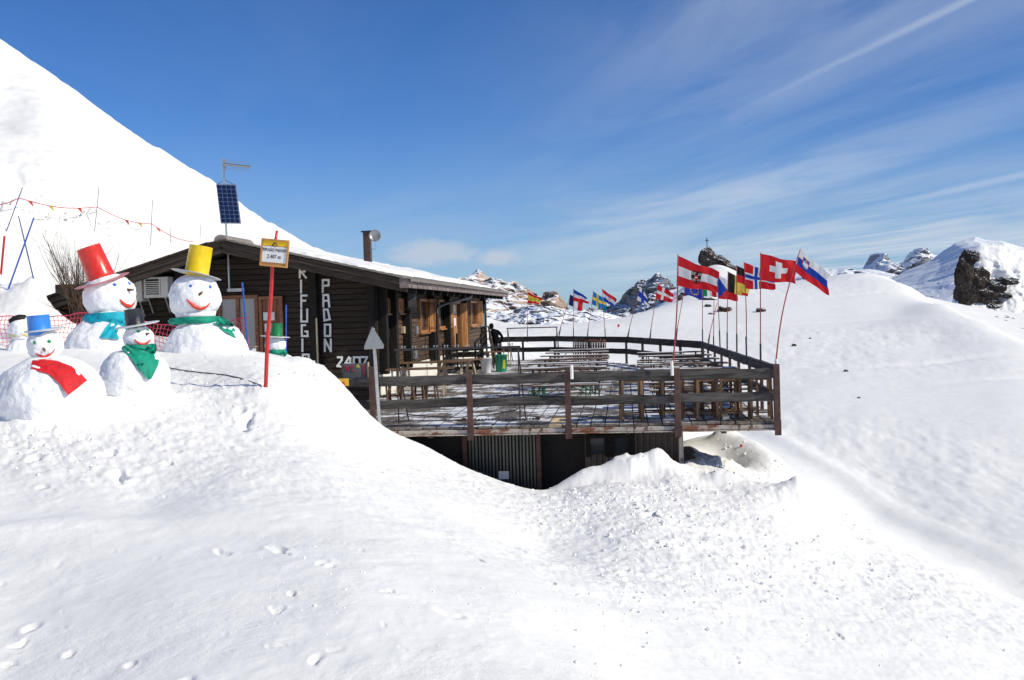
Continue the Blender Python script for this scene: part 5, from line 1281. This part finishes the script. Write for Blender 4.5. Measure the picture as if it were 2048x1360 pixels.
# ------------------------------------------------------------------ poles, pennant line, net, bush on the left
bluep = flat_mat('blue_grey_pole', (.07, .10, .24), .5); bluer = flat_mat('blue_pole', (.02, .09, .42), .45); greyp = flat_mat('grey_pole', (.22, .22, .26), .6)
def pole(px0, py0, px1, py1, m, label, r=.022, Y=None, group='slope marker poles'):
    b_ = ghit(px0, py0) if Y is None else at(px0, py0, Y); a = at(px1, py1, b_.y)
    d_ = (b_-a).normalized()
    return tag(MB().tube([b_+d_*.3, a], [r, r*.8], 6).build('marker_pole', m), label, 'pole', group)
pole(16, 580, 68, 435, bluer, 'long blue pole leaning right, crossing a thinner one at the left edge', .024)
pole(67, 557, 37, 432, bluep, 'thin blue pole leaning left, crossing the long blue one', .020)
pole(13, 462, 45, 375, bluep, 'blue pole leaning right above the crossed pair, holding the pennant line', .021)
pole(189, 465, 198, 375, greyp, 'grey pole holding the pennant line behind the bare bush', .020)
pole(301, 494, 305, 400, greyp, 'grey pole holding the pennant line behind the red hatted snowman', .020)
pole(400, 478, 401, 450, greyp, 'short faint grey pole high on the slope above the hut ridge', .021)
pole(341, 490, 342, 452, greyp, 'faint grey pole low on the slope left of the hut ridge', .018)
rp_ = ghit(1, 552); pp = tag(MB().tube([at(-3, 600, rp_.y), at(9, 472, rp_.y)], .035, 6).build('marker_pole', redpole), 'red pole cut by the left edge of the picture', 'pole', 'slope marker poles')
# line with pennants
lp = [(-40, 402, 40), (38, 396, 40.5), (194, 414, 46), (304, 448, 55), (388, 484, 62)]
P3 = [at(a_, b_, min(c_, ghit(max(a_, 2), b_+22).y-.4)) for a_, b_, c_ in lp]; LN = []
for a, b_ in zip(P3[:-1], P3[1:]):
    for k in range(8): u = k/8; p = a.lerp(b_, u); p.z -= .20*math.sin(u*math.pi); LN.append(p)
LN.append(P3[-1])
pl = thing('pennant_line', P3[1], 'sagging red cord with small red and yellow pennants across the left slope', 'pennant line')
MB().tube(LN, .018, 5).build('cord', redpole, pl); orp = flat_mat('orange_red_pennant', (.70, .06, .02), .6); ylp = flat_mat('yellow_pennant', (.80, .55, .02), .6)
for px, py, m_ in ((50, 400, orp), (110, 406, ylp), (160, 411, orp), (248, 432, orp), (284, 443, ylp), (318, 456, orp)):
    u = min(range(len(LN)), key=lambda i: abs((LN[i].x/LN[i].y)-(at(px, py, 40).x/40))); c_ = LN[u]
    MB().add([c_+Vector((-.09, 0, 0)), c_+Vector((.09, 0, -.02)), c_+Vector((.13, .03, -.24)), c_+Vector((-.09, .012, 0)), c_+Vector((.09, .012, -.02)), c_+Vector((.13, .042, -.24))], [(0, 1, 2), (5, 4, 3)]).build('pennant', m_, pl)
# pink safety net
pinkn = flat_mat('pink_net_cord', (.62, .05, .12), .5, var=.05)
nt = thing('safety_net', at(250, 690, 19.9), 'sagging pink safety net strung behind the snowmen', 'safety net')
tops = [(-60, 628), (0, 632), (60, 634), (105, 634), (140, 629), (180, 624), (240, 636), (300, 646), (345, 652), (400, 652), (440, 648), (495, 633)]
n = 70; g = []
for i in range(n+1):
    px = -60+555*i/n; ty = np.interp(px, [a for a, _ in tops], [b_ for _, b_ in tops]); by_ = ty+64+4*math.sin(i*.5)
    g.append([at(px+rs.uniform(-1, 1)+3*math.sin(k*.9+i*.3), ty+(by_-ty)*k/7+1.2*math.sin(i*1.1+k), 19.9+.06*math.sin(i*.7+k)) for k in range(8)])
mb = MB()
for k in range(8): mb.tube([g[i][k] for i in range(n+1)], .010 if k in (0,) else .0055, 4, False)
for i in range(n+1): mb.tube(g[i], .0055, 4, False)
tag(mb.build('net_mesh', pinkn, nt), kind='stuff')
def bpole(px0, py0, px1, py1, Y, r, label):
    a, b_ = at(px0, py0, Y), at(px1, py1, Y); return tag(MB().tube([a, b_], r, 8).build('marker_pole', bluer), label, 'pole', 'blue poles of the safety net')
bpole(496, 700, 484.5, 565, 19.8, .020, 'blue pole at the right end of the pink net, left of the brown door')
bpole(572, 722, 572, 610, 21.6, .018, 'blue pole right of the green hatted snowman')
# bare bush
m, t, b = mat('bush_bark', .85, 0, .2); t.l.new(t.mix(t.noise(obj_coord(t), 12, 4), (.045, .030, .022), (.13, .085, .06)), b.inputs['Base Color']); bark = m
rb = random.Random(8); mb = MB(); root_ = at(165, 655, 22.0)
def branch(p, d_, L, r, depth, nseg=7):
    pts = [p]; dd = d_.copy(); rs_ = [r]
    for i in range(nseg):
        dd = (dd+Vector((rb.gauss(0, .15), rb.gauss(0, .15), .05))).normalized(); pts.append(pts[-1]+dd*L/nseg); rs_.append(r*(1-.72*(i+1)/nseg))
    mb.tube(pts, rs_, 5, False)
    if depth > 0:
        for _ in range(rb.randint(3, 5)):
            i = rb.randint(1, nseg-1); branch(pts[i], (dd+Vector((rb.gauss(0, .38), rb.gauss(0, .3), rb.gauss(.05, .15)))).normalized(), L*rb.uniform(.35, .62), rs_[i]*.55, depth-1, 5)
for k in range(40):
    ang = rb.uniform(-1, 1); d_ = Vector((-.20+ang*.36, rb.uniform(-.3, .3), 1)).normalized()
    branch(root_+Vector((rb.uniform(-.08, .08), rb.uniform(-.06, .06), 0)), d_, rb.uniform(1.4, 2.35), rb.uniform(.008, .018), 2)
bush = thing('bare_bush', root_, 'leafless brown bush with thin upright twigs behind the red hatted snowman', 'bush'); mb.build('branches', bark, bush)
mb = MB()
for k in range(5): mb.tube([root_+Vector((rb.uniform(-.05, .05), 0, -.35)), root_+Vector((rb.uniform(-.1, .0)-.05*k+.1, 0, .35)), root_+Vector((-.22+.09*k, 0, .75))], [.045, .035, .02], 7)
mb.build('trunk', bark, bush)
# dark tube as a rope's shadow on the snow; small box by hut
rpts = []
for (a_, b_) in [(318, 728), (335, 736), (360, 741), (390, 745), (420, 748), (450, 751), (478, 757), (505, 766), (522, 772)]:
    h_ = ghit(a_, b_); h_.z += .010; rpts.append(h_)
tag(MB().tube(rpts, .009, 6).build('rope', flat_mat('rope_shadow_dark', (.05, .055, .08), .7)), 'thin dark line shaped as a rope shadow over the snow between the snowmen and the sign', 'rope')  # tube stands in for the shadow line of a rope
bx = at(497, 706, 20.6); cbx = thing('crate', bx, 'small pale wooden crate beside the foot of the blue net pole', 'crate')
cboxo('side', bx+Vector((0, 0, .05)), (.26, .2, .12), flat_mat('crate_blueish', (.5, .52, .6), .6), cbx); cboxo('side', bx+Vector((-.06, -.12, .03)), (.12, .02, .10), wood_pale, cbx); cboxo('lid', bx+Vector((.02, 0, .125)), (.30, .24, .02), wood_pale, cbx)

# ------------------------------------------------------------------ flags
FM = {}
def fmat(c):
    if c in FM: return FM[c]
    rgb = {'r': (.60, .016, .024), 'w': (.74, .74, .74), 'b': (.012, .055, .36), 'l': (.0, .18, .48), 'y': (.76, .56, .08), 'k': (.018, .016, .015), 'g': (.01, .27, .08), 'n': (.012, .02, .11), 'd': (.03, .05, .34)}[c]
    nm = {'r': 'red', 'w': 'white', 'b': 'blue', 'l': 'light_blue', 'y': 'yellow', 'k': 'black', 'g': 'green', 'n': 'navy', 'd': 'deep_blue'}[c]
    m = bpy.data.materials.new(nm+'_flag_cloth'); m.use_nodes = True; t = NT(m.node_tree); b = m.node_tree.nodes['Principled BSDF']
    b.inputs['Base Color'].default_value = (*rgb, 1); b.inputs['Roughness'].default_value = .7; b.inputs['Specular IOR Level'].default_value = .25
    tr = t.n.new('ShaderNodeBsdfTranslucent'); tr.inputs['Color'].default_value = (*rgb, 1); mx = t.n.new('ShaderNodeMixShader'); mx.inputs[0].default_value = .5
    t.l.new(b.outputs[0], mx.inputs[1]); t.l.new(tr.outputs[0], mx.inputs[2]); t.l.new(mx.outputs[0], t.n['Material Output'].inputs[0]); FM[c] = m; return m
def hbars(*cs): return lambda u, v: cs[min(len(cs)-1, int(v*len(cs)))]
def vbars(*cs): return lambda u, v: cs[min(len(cs)-1, int(u*len(cs)))]
def nordic(bg, c, c2=None, w=.14, cx=.37):
    def f(u, v):
        if c2 and (abs(u-cx) < w*.28 or abs(v-.5) < w*.42): return c2
        if abs(u-cx) < w*.5*(1.15 if c2 else .75) or abs(v-.5) < w*(.75 if c2 else .6): return c
        return bg
    return f
def austria(u, v):
    x, y = (u-.48)*1.35, v-.52
    if abs(x) < .05 and abs(y) < .10: return 'r' if abs(y) > .022 or v < .42 else 'w'
    wing = abs(x) < .17 and abs(y+.04) < .24-.7*abs(abs(x)-.09)-.0 and (int((abs(x)*60+y*8)) % 3 != 0 or abs(y) < .07)
    if wing or (abs(x) < .035 and -.26 < y < .28) or (.02 < abs(x) < .12 and .18 < y < .26 and int(abs(x)*60) % 2): return 'k'
    return 'r' if v < .333 or v > .667 else 'w'
def swiss(u, v):
    x, y = (u-.5)*1.2, v-.5; return 'w' if (abs(x) < .10 and abs(y) < .33) or (abs(y) < .11 and abs(x) < .30) else 'r'
def slovenia(u, v):
    x, y = (u-.25), v-.36
    if abs(x) < .105 and -.2 < y < .2-(abs(x)/.105)**2*.10:
        if abs(x) > .088: return 'r'
        if y < -.05: return 'y' if (abs(x) < .02 and -.15 < y < -.10) or (.03 < abs(x) < .05 and -.11 < y < -.07) else 'b'
        return 'w' if y < .10 and abs(x) < .085-(.02-y)*.4+.02 else ('b' if int(y*60) % 2 else 'w')
    return 'w' if v < .333 else ('b' if v < .667 else 'r')
def czech(u, v): return 'b' if u < .5-abs(v-.5) else ('w' if v < .5 else 'r')
def croatia(u, v):
    x, y = u-.48, v-.5
    if abs(x) < .10 and -.18 < y < .22-(x/.1)**2*.06: return 'r' if (int((x+.1)/.04)+int((y+.18)/.08)) % 2 == 0 else 'w'
    if abs(x) < .10 and -.25 < y <= -.18: return 'b' if int((x+.1)/.05) % 2 else 'l'
    return 'r' if v < .333 else ('w' if v < .667 else 'b')
def eu(u, v):
    for k in range(12):
        a = k*math.pi/6; x, y = .5+.20*math.cos(a), .5+.32*math.sin(a)
        if ((u-x)*1.5)**2+(v-y)**2 < .0022: return 'y'
    return 'd'
def spain(u, v):
    if v < .25 or v > .75: return 'r'
    return 'r' if (u-.32)**2*2+(v-.5)**2 < .012 and int((u+v)*50) % 2 else 'y'
polem = flat_mat('red_flag_pole', (.30, .035, .035), .5, var=.2); poled = flat_mat('dark_pole_sleeve', (.03, .025, .025), .6)
def flag(label, Y, base, top, TL, TR, BR, BL, pat, seed, bend=0.0, r=.014, sag=.0, wave=.06, sleeve=.18, NU=66, NV=44, mid=None):
    b_ = at(base[0], base[1], Y); t_ = at(top[0], top[1], Y)
    root = thing('flag_on_pole', b_, label, 'flag', 'national flags along the terrace rail')
    n = 10; pts = []
    for i in range(n+1):
        u = i/n; p = b_.lerp(t_, u); p.x += bend*math.sin(u*math.pi); pts.append(p)
    MB().tube(pts, [r*(1-.35*i/n) for i in range(n+1)], 8).build('pole', polem, root, True)
    if sleeve: MB().tube([b_-Vector((0, 0, .22)), b_+(t_-b_)*sleeve], r*1.5, 8).build('pole_sleeve', poled, root)
    if pat is None: return root
    c = [at(*k, Y) for k in (TL, TR, BR, BL)]; L = (c[1]-c[0]).length
    vs = []; rng = random.Random(seed); ph = rng.uniform(0, 6)
    for j in range(NV+1):
        v = j/NV
        for i in range(NU+1):
            u = i/NU; p = (c[0]*(1-u)+c[1]*u)*(1-v)+(c[3]*(1-u)+c[2]*u)*v
            a = u**.8; w = math.sin(u*8.5+v*2.2+ph)*.6+math.sin(u*17-v*4+ph*2)*.22+math.sin(u*4+v*6+ph)*.35
            p = p+Vector((0, wave*L*1.6*w*a, -sag*L*math.sin(u*math.pi)+.030*L*math.sin(u*9+ph+v*1.5)*a))
            p.x += .02*L*math.sin(v*7+ph)*a
            vs.append(tuple(p))
    fs = []; ks = []; names = []
    for j in range(NV):
        for i in range(NU):
            q_ = j*(NU+1)+i; fs.append((q_, q_+NU+1, q_+NU+2, q_+1)); k = pat((i+.5)/NU, (j+.5)/NV)
            if k not in names: names.append(k)
            ks.append(names.index(k))
    me = bpy.data.meshes.new('flag_cloth'); me.from_pydata(vs, [], fs)
    for k in names: me.materials.append(fmat(k))
    me.polygons.foreach_set('material_index', ks); me.polygons.foreach_set('use_smooth', [True]*len(fs)); me.update()
    link('flag_cloth', me, None, root); return root
flag('red white red flag with black eagle, large, on the front rail', DY-.18, (1345, 738), (1356, 509), (1355, 511), (1437, 543), (1434, 583), (1353, 571), austria, 1, .03, .017, .02, .05, 0, 96, 72)
flag('red flag with white cross, large, between norwegian and slovenian ones', 22.7, (1521, 722), (1521, 505), (1521.7, 507), (1593, 524), (1591, 567), (1521.7, 561), swiss, 2, .0, .014, .0, .05, .16, 80, 60)
flag('white blue red striped flag with blue shield on the leaning corner pole', DY+.05, (1552, 722), (1601, 498), (1600.5, 498), (1655, 545), (1656, 590), (1590, 543), slovenia, 3, -.08, .015, .03, .05, 0, 84, 60)
flag('red flag with blue cross edged white, frayed end, left of the swiss one', 25.2, (1493, 706), (1488, 524), (1489, 525), (1552, 545), (1549, 578), (1490, 577), nordic('r', 'w', 'b', .17), 4, .02, .014, .02)
flag('black red gold striped flag partly behind the red one with blue cross', 27.3, (1473.5, 698), (1473.5, 530), (1474, 531), (1500, 544), (1498, 588), (1474, 581), hbars('k', 'r', 'y'), 5)
flag('black yellow red upright striped flag, fifth pole before the far corner', 29.6, (1454, 692), (1456, 542), (1456, 543), (1499, 566), (1497, 594), (1455, 584), vbars('k', 'y', 'r'), 6)
flag('white over red flag with blue wedge, crumpled behind the eagle flag', 31.9, (1440, 686), (1434, 548), (1434, 549), (1474, 570), (1475, 602), (1437, 597), czech, 7)
flag('green white red upright striped flag almost hidden below the eagle flag', 34.9, (1405, 680), (1405, 562), (1405, 563), (1433, 571), (1433, 594), (1405, 592), vbars('g', 'w', 'r'), 8)
flag('blue flag with ring of yellow stars hanging under the eagle flag', 37.6, (1351, 678), (1372, 560), (1371, 562), (1410, 574), (1406, 600), (1368.5, 588), eu, 9, NU=90, NV=60)
flag('bare leaning red pole without visible flag near the far corner of the rail', 34.4, (1416, 683), (1434, 606), None, None, None, None, None, 10)
flag('bare upright red pole without visible flag just past the far corner', 33.2, (1427, 689), (1428, 600), None, None, None, None, None, 11)
flag('red flag with white nordic cross, right of the finnish one', 40.3, (1299, 678), (1316, 567), (1315.5, 568), (1348, 588), (1344.5, 605), (1312, 598), nordic('r', 'w', None, .20), 12, wave=.05)
flag('white flag with blue cross drooping on a leaning pole by the far rail', 43.2, (1254, 676), (1280, 572), (1280, 573), (1293, 592), (1300, 614), (1274, 600), nordic('w', 'b', None, .34, .42), 13, wave=.05)
flag('red white blue flag with small chequered shield, right of the swedish one', 45.2, (1211, 675), (1204, 577), (1204.5, 578), (1233, 598), (1229, 617), (1208, 601), croatia, 14, wave=.05)
flag('light blue flag with yellow cross on a leaning pole by the far rail', 46.6, (1174, 674.5), (1187, 582), (1186, 583), (1210, 597), (1214, 621), (1184, 609), nordic('l', 'y', None, .20), 15, wave=.05)
flag('blue white red level striped flag above the smaller french one', 47.4, (1146.8, 673), (1147, 577), (1147, 578), (1173, 594), (1179, 607), (1147, 602), hbars('b', 'w', 'r'), 16, wave=.05)
flag('blue white red upright striped flag on the most leaning pole', 48.0, (1117, 669), (1141, 588), (1140.6, 589), (1167, 603), (1163, 624), (1137, 609), vbars('n', 'w', 'r'), 17, wave=.05)
flag('red yellow red flag, furthest left, nearest the hut', 48.5, (1054.5, 675), (1056, 583), (1056, 584), (1085, 598), (1077, 608), (1056, 606), spain, 18, wave=.05)

# ------------------------------------------------------------------ rocks, summit cross
m, t, b = mat('dark_crag_rock', .9, 0, .2); P0 = geo(t); nz = t.sep(geo(t, 'Normal'))[2]
n1 = t.noise(P0, .35, 7, .65); n2 = t.noise(P0, 1.6, 5, .65)
rc = t.mix(t.mapr(n1, .35, .65), (.020, .017, .016), (.070, .055, .045)); s_ = t.m('ADD', nz, t.m('MULTIPLY', t.m('SUBTRACT', n1, .5), .8))
t.l.new(t.mix(t.mapr(s_, .66, .80), rc, (.82, .85, .9)), b.inputs['Base Color']); bump(t, b, n2, .8, .5); crag_m = m
def crag(name, px, py, Y, rx, rz, ry, seed, label=None, parent=None, amp=.45, rot=0.0, sub=5, m_=None):
    c = at(px, py, Y); s2 = Y/F
    me = blob_mesh(name, (1, 1, 1), (0, 0, 0), m_ or crag_m, 0, 1, seed, sub)
    for v in me.vertices:
        n = v.co.normalized(); k = 1+amp*(mnoise.ridged_multi_fractal(n*1.3+Vector((seed*3.3, 0, 0)), .9, 2.2, 5, .9, 1.6)-1.1)*.5+.10*mnoise.noise(n*7+Vector((seed, 0, 0)))
        v.co = Vector((n.x*rx*s2*k, n.y*ry*s2*k, n.z*rz*s2*k))
    me.polygons.foreach_set('use_smooth', [False]*len(me.polygons))
    o = link(name, me, Matrix.Translation(c) @ Matrix.Rotation(rot, 4, 'Y'), parent)
    if label: tag(o, label, 'rock')
    return o
crg = thing('summit_crag', at(1430, 545, 300), 'dark crag standing on the saddle under the small summit cross', 'rock')
crag('rock', 1414, 517, 300, 17, 22, 20, 3, None, crg, .35); crag('rock', 1437, 524, 300, 24, 13, 18, 5, None, crg, .4, .38); crag('rock', 1455, 532, 300, 20, 7, 14, 7, None, crg, .4, .40)
cr = thing('summit_cross', at(1414, 500, 300), 'tiny dark cross on top of the crag', 'cross')
a = at(1414.3, 500, 300); b_ = at(1413.6, 476, 300); cboxo('upright', (a+b_)/2, (.22, .22, (b_-a).length), dark_steel, cr, bev=0); c_ = at(1413.7, 481, 299.8); cboxo('cross_arm', c_, (1.0, .2, .2), dark_steel, cr, bev=0)
big = thing('rock_face', at(1960, 610, 230), 'big black rock face with snow patches at the right edge, below the rounded snow mountain', 'rock face')
for (px, py, rx, rz, sd, rt) in ((1930, 545, 20, 42, 2, .10), (1936, 585, 26, 32, 3, 0), (1958, 560, 20, 26, 4, .3), (1972, 590, 26, 22, 5, .2), (1992, 572, 20, 13, 6, .3), (2015, 562, 22, 8, 7, .1), (1945, 515, 13, 14, 8, .3), (1985, 612, 22, 16, 9, .2), (2010, 590, 14, 6, 12, .2)):
    crag('rock', px, py, 330, rx, rz, 16, sd, None, big, .5, rt)
k = 0
for px, py, rx, rz, lab in ((1376, 588, 16, 4, 'flat dark rock left of the summit crag, behind the blue flag'), (1360, 597, 5, 7, 'small reddish outcrop between the eagle flag pole and blue flag'), (1416, 612, 7, 4, 'small rock left of the larger outcrop on the saddle'), (1420, 597, 20, 4, 'thin dark ledge below the summit crag'), (1449, 620, 15, 8, 'largest dark outcrop in the snow below the crag'),
                            (1422, 628, 6, 2.5, 'thin sliver of rock under the outcrops on the saddle'), (1522, 621, 10, 5, 'lone brown rock in the snow behind the swiss flag pole'), (1588, 691, 5, 3, 'small dark stone on the slope right of the terrace'), (1620, 677, 2.5, 2, 'tiny dark stone above the small one right of the terrace'), (1692, 742, 5, 3, 'dark stone in the middle of the right slope'), (1718, 796, 4, 2.5, 'lowest dark stone on the right slope')):
    k += 1; g_ = ghit(px, py+rz*.5); crag('outcrop', px, py, g_.y, rx, rz*1.3, rx*.8, 20+k, lab, None, .4, .15, 3)
for i in range(10):
    px = 1988+rs.uniform(0, 75); py = 625+(px-1988)*.5+rs.uniform(-8, 8); g_ = ghit(px, py)
    tag(crag('stone', px, py, g_.y, 4, 1.6, 3, 60+i, None, None, .4, .4, 2), 'one of the small dark stones poking through the snow at the right edge', 'stone', 'stones at the right edge')
# small red markers on the snow
def disc_sign(px, py, r_, label):
    g_ = ghit(px, py+r_*1.6); c_ = at(px, py, g_.y); s2 = g_.y/F; t_ = thing('piste_marker', g_, label, 'piste marker')
    MB().tube([g_-Vector((0, 0, .1)), c_], r_*s2*.18, 6).build('post', dark_steel, t_)
    link('disc', MB().lathe([(.001, 0), (r_*s2, 0), (r_*s2, .05), (.001, .05)], 16, Matrix.Translation(c_) @ Matrix.Rotation(math.pi/2, 4, 'X'), False).mesh('disc', redpole), None, t_)
disc_sign(1237, 651, 2.6, 'small round red marker on the plateau beyond the far rail'); disc_sign(1482, 891, 2.6, 'small red marker disc in the drift right of the dark room')

# ------------------------------------------------------------------ bent figure in black at the far corner of the hut
def skin_mesh(name, V, E, R, m, sub=2):
    me = bpy.data.meshes.new(name); me.from_pydata([tuple(v) for v in V], E, []); o = bpy.data.objects.new(name, me); COL.objects.link(o)
    md = o.modifiers.new('s', 'SKIN'); md.use_smooth_shade = True
    for i, r_ in enumerate(R): me.skin_vertices[0].data[i].radius = (r_ if isinstance(r_, tuple) else (r_, r_))
    me.skin_vertices[0].data[0].use_root = True
    o.modifiers.new('b', 'SUBSURF').levels = sub
    bpy.context.view_layer.update(); dg = bpy.context.evaluated_depsgraph_get(); nm = bpy.data.meshes.new_from_object(o.evaluated_get(dg)); bpy.data.objects.remove(o)
    nm.name = name; nm.materials.clear(); nm.materials.append(m); nm.polygons.foreach_set('use_smooth', [True]*len(nm.polygons)); return nm
Yp = 44.6; ft = at(994, 728, Yp); ft.z = FL
per = thing('person', ft, 'person in black jacket and dark trousers bending forward with hand on hip', 'person')
J_ = [(0, 0, .93), (-.02, .02, 1.12), (-.06, .04, 1.32), (-.10, .05, 1.46), (-.16, .06, 1.55),            # pelvis, waist, chest, neck base, neck
      (-.24, -.02, 1.40), (-.26, -.10, 1.14), (-.20, -.20, .94), (-.19, -.24, .86),                      # left arm
      (.10, .08, 1.42), (.27, .06, 1.20), (.20, -.04, .98), (.16, -.07, .93),                            # right arm, elbow out
      (-.10, 0, .86), (-.13, -.05, .48), (-.14, .05, .08), (-.14, -.10, .04), (.10, 0, .86), (.14, -.02, .48), (.15, .06, .08), (.15, -.09, .04)]
E_ = [(0, 1), (1, 2), (2, 3), (3, 4), (3, 5), (5, 6), (6, 7), (7, 8), (3, 9), (9, 10), (10, 11), (11, 12), (0, 13), (13, 14), (14, 15), (15, 16), (0, 17), (17, 18), (18, 19), (19, 20)]
R_ = [(.17, .13), (.16, .12), (.19, .14), (.12, .10), (.06, .06), .085, .06, .045, .04, .085, .06, .045, .04, .11, .075, .055, .05, .11, .075, .055, .05]
Mp = Matrix.Translation(ft)
jacket = flat_mat('black_jacket', (.004, .004, .006), .9, spec=.1); trous = flat_mat('dark_grey_trousers', (.012, .013, .018), .9, spec=.1); skin_c = flat_mat('skin', (.45, .26, .19), .6)
link('body', skin_mesh('body', J_, E_, R_, jacket), Mp, per)
link('trousers', skin_mesh('trousers', [J_[0], J_[13], J_[14], J_[15], J_[17], J_[18], J_[19]], [(0, 1), (1, 2), (2, 3), (0, 4), (4, 5), (5, 6)], [(.178, .138), .118, .085, .065, .118, .085, .065], trous), Mp, per)
hd = link('head', blob_mesh('head', (.085, .105, .125), (-.21, .03, 1.64), skin_c, .03, 1.5, 2, 4), Mp, per)
link('woollen_hat', blob_mesh('woollen_hat', (.104, .135, .135), (-.20, .01, 1.68), jacket, .04, 3, 3, 4), Mp, per)
for s_, (hx_, hy_, hz_2) in ((-1, J_[8]), (1, J_[12])):
    mb = MB(); mb.tube([(hx_, hy_, hz_2+.02), (hx_-.01, hy_-.03, hz_2-.06)], [.032, .036], 8)
    for k in range(4): x = hx_-.028+.018*k; mb.tube([(x, hy_-.03, hz_2-.05), (x, hy_-.045, hz_2-.09), (x, hy_-.035, hz_2-.115-.006*(k in (1, 2)))], [.009, .009, .007], 6)
    mb.tube([(hx_+.03, hy_-.02, hz_2-.02), (hx_+.05, hy_-.03, hz_2-.05), (hx_+.045, hy_-.045, hz_2-.075)], [.011, .010, .008], 6)
    link('glove', mb.mesh('glove', jacket, smooth=True), Mp, per)
